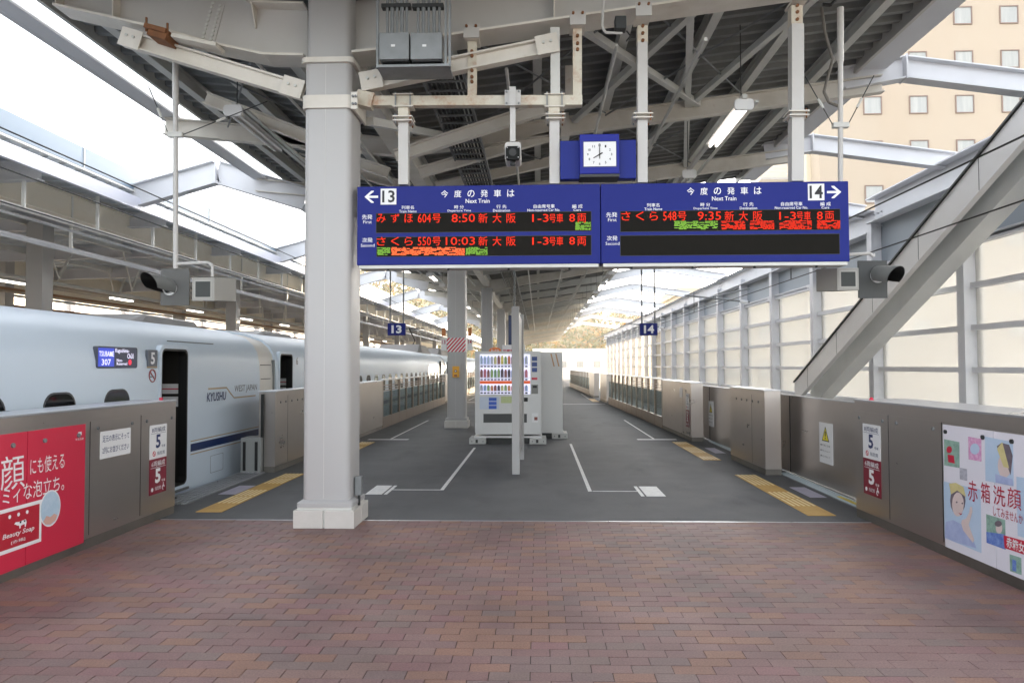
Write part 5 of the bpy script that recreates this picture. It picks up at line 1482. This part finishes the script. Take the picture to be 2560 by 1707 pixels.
# cable ladder above the left part of the board
t = thing('cable_ladder', 'galvanised cable ladder with cables running away above the departure board', 'cable ladder', (-1.2, 9, 5.0))
for x in (-1.35, -.85): MB().box(x - .012, x + .012, 8.2, 70, 5.03, 5.10).build('side_rail', GALV, t)
for i in range(60): MB().box(-1.35, -.85, 8.3 + .3 * i, 8.33 + .3 * i, 5.03, 5.05).build('rung', GALV, t)
for k in range(9): MB().tube((-1.3 + .05 * k, 8.2, 5.07 + .01 * (k % 3)), (-1.3 + .05 * k, 70, 5.07), .018, 6).build('cable', DARK, t)
for x, z, r, lb_ in ((-.35, 5.05, .02, 'thin conduit under the roof just right of the cable ladder'), (-2.75, 5.15, .03, 'thicker conduit under the roof just left of the columns'), (.9, 5.3, .02, 'thin conduit under the roof behind the blue clock'), (1.9, 5.35, .025, 'conduit under the roof next to the right row of lamps'), (-3.3, 5.25, .02, 'thin conduit under the roof next to the left row of lamps')):
    t = thing('conduit_run', lb_, 'conduit', (x, 10, z), 'conduits under the roof')
    MB().tube((x, 8.3, z), (x, 76, z), r, 6).build('conduit', GREY, t)

# overhead wires
def wire(label, x, z, z2=None, r=.011, grp='overhead wires'):
    t = MB().tube((x, -8, z), (x, 140, z2 or z), r, 5).build('overhead_wire', BLACK)
    tag(t, label, 'wire', grp)
wire('upper overhead wire above the train', -6.5, 4.58); wire('middle overhead wire above the train', -6.55, 4.12); wire('lowest overhead wire just above the train roof', -6.55, 3.70)
wire('upper overhead wire above the right track', 5.75, 4.38, r=.014); wire('lower overhead wire above the right track', 5.75, 3.62, r=.012)
for i, yy in enumerate((17, 27.5)):
    t = MB().tube((5.75, yy, 4.38), (5.75, yy, 3.62), .012, 5).build('wire_dropper', BLACK); tag(t, ('nearer' if i == 0 else 'farther') + ' thin dropper between the wires over the right track', 'wire', 'wire droppers')
for i, yy in enumerate((30, 50, 72)):
    t = thing('catenary_arm', ['nearest', 'middle', 'farthest'][i] + ' white bracket arm reaching from the glazed wall over the track', 'bracket', (7, yy, 4.3), 'wire bracket arms')
    MB().tube((8.5, yy, 4.2), (5.9, yy, 4.5), .035, 8).tube((8.5, yy, 4.75), (6.9, yy, 4.4), .03, 8).tube((7.4, yy, 4.3), (5.75, yy, 3.75), .02, 6).build('arm', GALV, t)
    MB().tube((8.4, yy, 4.2), (8.1, yy, 4.24), .07, 8).build('insulator', SIGNW, t)

# hanging platform numbers
for num, px, lb in (('13', 991, 'small blue hanging sign reading 13 over the left edge'), ('14', 1622, 'small blue hanging sign reading 14 over the right edge')):
    Y = 20.0; a, b = P(px - 22, 808, Y=Y), P(px + 22, 838, Y=Y)
    t = thing('platform_number_sign', lb, 'sign', ((a.x + b.x) / 2, Y, b.z), 'hanging platform number signs')
    MB().box(a.x, b.x, Y, Y + .12, b.z, a.z).build('sign_box', BLUE, t, bevel=.005)
    Ff = Face((a.x, Y - .002, b.z), (1, 0, 0), (0, 0, 1)); Ff.n = Vector((0, -1, 0)); m = MB(); w_ = b.x - a.x; h_ = a.z - b.z
    Ff.text(m, num, w_ * .22, w_ * .80, h_ * .16, h_ * .84, d=.001, bold=.04); m.build('lettering', TEXTW, t)
    for s_ in (.06, w_ - .06): MB().tube((a.x + s_, Y + .06, a.z), (a.x + s_, Y + .06, zd(a.x) - .3), .022, 8).build('rod', GALV, t)

# ------------------------------------------------------------------ vending machines
def vend(label, xa, xb, y, zb, zt, front=True):
    t = thing('vending_machine', label, 'vending machine', ((xa + xb) / 2, y + .4, 0), 'pair of vending machines')
    MB().box(xa, xb, y + .03, y + .78, zb, zt).build('cabinet', VMW, t, bevel=.008)
    m = MB().box(xa - .02, xb + .02, y + .02, y + .78, .13, .17); m.build('base_board', VMW, t)
    for x in (xa - .12, xb - .25):
        ft = MB().box(x, x + .36, y - .05, y + .6, 0, .13).build('foot_block', mat('foot_grey', (182, 182, 178), .5), t, bevel=.01)
        MB().box(x + .14, x + .19, y - .053, y - .05, .03, .10).build('foot_slot', DARK, ft)
        for dx in (.06, .30): MB().tube((x + dx, y - .056, .06), (x + dx, y - .05, .06), .012, 6).build('bolt', DARK, ft)
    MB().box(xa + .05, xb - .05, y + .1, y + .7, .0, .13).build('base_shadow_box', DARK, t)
    return t
VY = 15.95
v0, v1 = P(1187, 1085, Y=VY), P(1352, 877, Y=VY)
zb_, zt_ = P(1187, 1082, Y=VY).z, P(1260, 878, Y=VY).z
vm = vend('front white vending machine with lit drinks shelves behind the thin board', v0.x, v1.x, VY, zb_, zt_)
Wd = v1.x - v0.x; sx = 5.407  # zoom scale of the study crop
def vp(zx, zy): v = P(1160 + zx / sx, 840 + zy / sx, Y=VY); return v.x, v.z
Fv = Face((0, VY + .03, 0), (1, 0, 0), (0, 0, 1)); Fv.n = Vector((0, -1, 0))
def vr(m, x0, x1, y0, y1, d0=.001, d1=.01):
    a, za = vp(x0, y1); b, zb2 = vp(x1, y0); Fv.rect(m, a, b, za, zb2, d0, d1); return m
door = vr(MB(), 155, 1030, 205, 1325, .0, .028).build('front_door', VMW, vm)
win = vr(MB(), 215, 895, 243, 785, .028, .031).build('display_window', mat('display_glow', (226, 226, 246), .4, emit=(220, 220, 250), estr=.85), vm)
rr = random.Random(3)
cans = [(190, 210, 232), (160, 186, 220), (222, 216, 150), (160, 110, 104), (226, 210, 110), (214, 130, 96), (160, 190, 130), (190, 196, 206), (206, 120, 136), (96, 84, 96), (226, 160, 116), (140, 176, 140)]
CM = [mat('drink_%s' % n_, c_, .3) for n_, c_ in zip(('pale_blue', 'blue', 'lemon', 'brown', 'yellow', 'orange', 'green', 'silver', 'pink', 'black', 'amber', 'leaf'), cans)]
for row, (yt, yb) in enumerate(((262, 380), (440, 558), (655, 738))):
    for k in range(14):
        x = 238 + k * 46.5
        bw = 19
        top = yt + rr.uniform(0, 14) + (20 if row == 2 else 0) * 0
        a, za = vp(x - bw, yb); b, zb2 = vp(x + bw, top)
        xm, rr_ = (a + b) / 2, (b - a) / 2
        q = MB().tube((xm, VY - .025, za), (xm, VY - .025, za + (zb2 - za) * .72), rr_, 10).tube((xm, VY - .025, za + (zb2 - za) * .72), (xm, VY - .025, zb2), rr_, 10, rr_ * .45)
        o = q.build('bottle', CM[(k * 5 + row * 3 + rr.randrange(3)) % 12] if row else CM[[0, 0, 0, 7, 2, 3, 4, 6, 5, 3, 8, 10, 0, 7][k]], vm)
        m = vr(MB(), x - 17, x + 17, yb + 20, yb + 40, .031, .036).build('button_tag', DARK, vm)
    vr(MB(), 215, 895, yb + 5, yb + 14, .031, .04).build('shelf_edge', SIGNW, vm)
vr(MB(), 215, 895, 603, 645, .031, .036).build('warm_banner', mat('banner_orange', (200, 80, 40), .4, emit=(240, 110, 50), estr=.4), vm)
vr(MB(), 210, 470, 820, 990, .028, .030).build('sticker', mat('pale_sticker', (196, 206, 220), .4), vm)
for k in range(3): vr(MB(), 335, 440, 832 + 54 * k, 876 + 54 * k, .030, .032).build('blue_card', mat('card_blue', (50, 90, 190), .4), vm)
vr(MB(), 500, 690, 815, 905, .028, .030).build('green_sticker', mat('sticker_green', (196, 206, 150), .4, grime=.6, gcol=(110, 130, 80), gscale=60), vm)
vr(MB(), 795, 862, 830, 885, .028, .034).build('card_reader', BLACK, vm)
vr(MB(), 262, 850, 1048, 1168, .028, .030).build('dispense_slot', mat('slot_dark', (60, 62, 62), .3), vm)
vr(MB(), 255, 857, 1040, 1050, .028, .045).build('slot_hood', GREY, vm)
for k in range(3): vr(MB(), 918, 988, 278 + 75 * k, 335 + 75 * k, .028, .031).build('blue_card', mat('card_navy', (60, 80, 140), .4), vm)
vr(MB(), 915, 992, 560, 590, .028, .031).build('red_sticker', RED, vm)
vr(MB(), 912, 1000, 655, 780, .028, .034).build('coin_panel', mat('coin_grey', (130, 130, 126), .4), vm)
vr(MB(), 930, 985, 670, 700, .034, .037).build('coin_display', BLACK, vm)
vr(MB(), 918, 1002, 1040, 1165, .028, .031).build('return_panel', SIGNW, vm); vr(MB(), 950, 994, 1092, 1135, .031, .035).build('coin_return', mat('coin_brown', (130, 70, 60), .4), vm)
a, za = vp(352, 236); b, zb2 = vp(640, 158)
m = MB().loft([[(a + .105 + u, yy, (za + zb2) / 2 + w_) for u, w_ in [(.135 * math.cos(i * math.pi / 8), .075 * math.sin(i * math.pi / 8)) for i in range(16)]] for yy in (VY + .05, VY + .08)]); tp_ = m.build('topper_sign', mat('topper_orange', (226, 120, 50), .4), vm)
m = MB(); Ft = Face((a, VY + .048, (za + zb2) / 2), (1, 0, 0), (0, 0, 1)); Ft.n = Vector((0, -1, 0)); Ft.text(m, 'あったか', .02, .19, -.035, .035, bold=.03, d=.001); m.build('lettering', SIGNW, tp_)
m = MB(); Ft.text(m, '災害対応', .27, .60, -.06, .03, bold=.03, d=.001); m.build('lettering', RED, vm)
MB().box(a + .26, a + .75, VY + .06, VY + .09, zt_, zt_ + .14).build('topper_board', SIGNW, vm)
V2 = 17.1
a, b = P(1300, 1092, Y=V2), P(1406, 880, Y=V2)
vm2 = vend('second white vending machine turned away behind the first one', a.x, b.x, V2, .17, b.z)
m = MB(); q = Face((P(1376, 884, Y=V2).x, V2 + .028, 0), (1, 0, 0), (0, 0, 1)); q.n = Vector((0, -1, 0))
z0 = P(1385, 916, Y=V2).z; z1 = P(1385, 884, Y=V2).z
for dx in (0, .11): q.poly(m, [(dx + .07, z0), (dx + .10, z0), (dx + .03, z1), (dx, z1)], .0, .003)
m.build('tape_strip', mat('tape_tan', (190, 150, 110), .5), vm2)

# thin board seen edge on, and the blue sign behind it
t = thing('information_board', 'tall white board seen edge on in front of the vending machine', 'board', (-.33, 12.4, 0))
a, b = P(1280, 1184, Y=11.5), P(1297.5, 766, Y=11.5)
MB().box(a.x, b.x, 11.5, 11.62, 0, b.z).build('end_post', PILLAR, t, bevel=.004)
MB().box(a.x + .03, b.x + .0, 11.62, 13.3, .25, b.z - .1).build('panel', PILLAR, t)
MB().box(a.x + .02, b.x + .035, 13.3, 13.42, 0, b.z).build('end_post', PILLAR, t, bevel=.004)
t = thing('hanging_station_sign', 'dark blue hanging sign edge on behind the white board', 'sign', (-.3, 17, 2.5))
for px0, px1 in ((1271, 1279), (1297, 1305)):
    a, b = P(px0, 862, Y=21), P(px1, 788, Y=21)
    MB().box(a.x, b.x, 21, 21.9, a.z, b.z).build('sign_face', NAVYP, t, bevel=.008)
a, b = P(1277, 866, Y=21.2), P(1301, 784, Y=21.2)
MB().box(a.x, b.x, 21.05, 21.85, a.z - .02, b.z + .02).build('sign_core', GREY, t)
MB().tube((a.x + .1, 21.4, b.z), (a.x + .1, 21.4, 5.4), .03, 8).build('rod', GALV, t)

# ------------------------------------------------------------------ morning haze
hz = MB().box(-410, 410, -70, 430, -2.6, 52).build('haze', WHITE, kind='stuff')
hz.data.materials.clear()
hm = bpy.data.materials.new('haze_air'); hm.use_nodes = True
n, l = hm.node_tree.nodes, hm.node_tree.links
n.remove(n['Principled BSDF'])
pvv = n.new('ShaderNodeVolumePrincipled')
pvv.inputs['Color'].default_value = (.96, .95, .93, 1)
pvv.inputs['Density'].default_value = .00035
pvv.inputs['Anisotropy'].default_value = .55
l.new(pvv.outputs[0], n['Material Output'].inputs['Volume'])
hz.data.materials.append(hm)
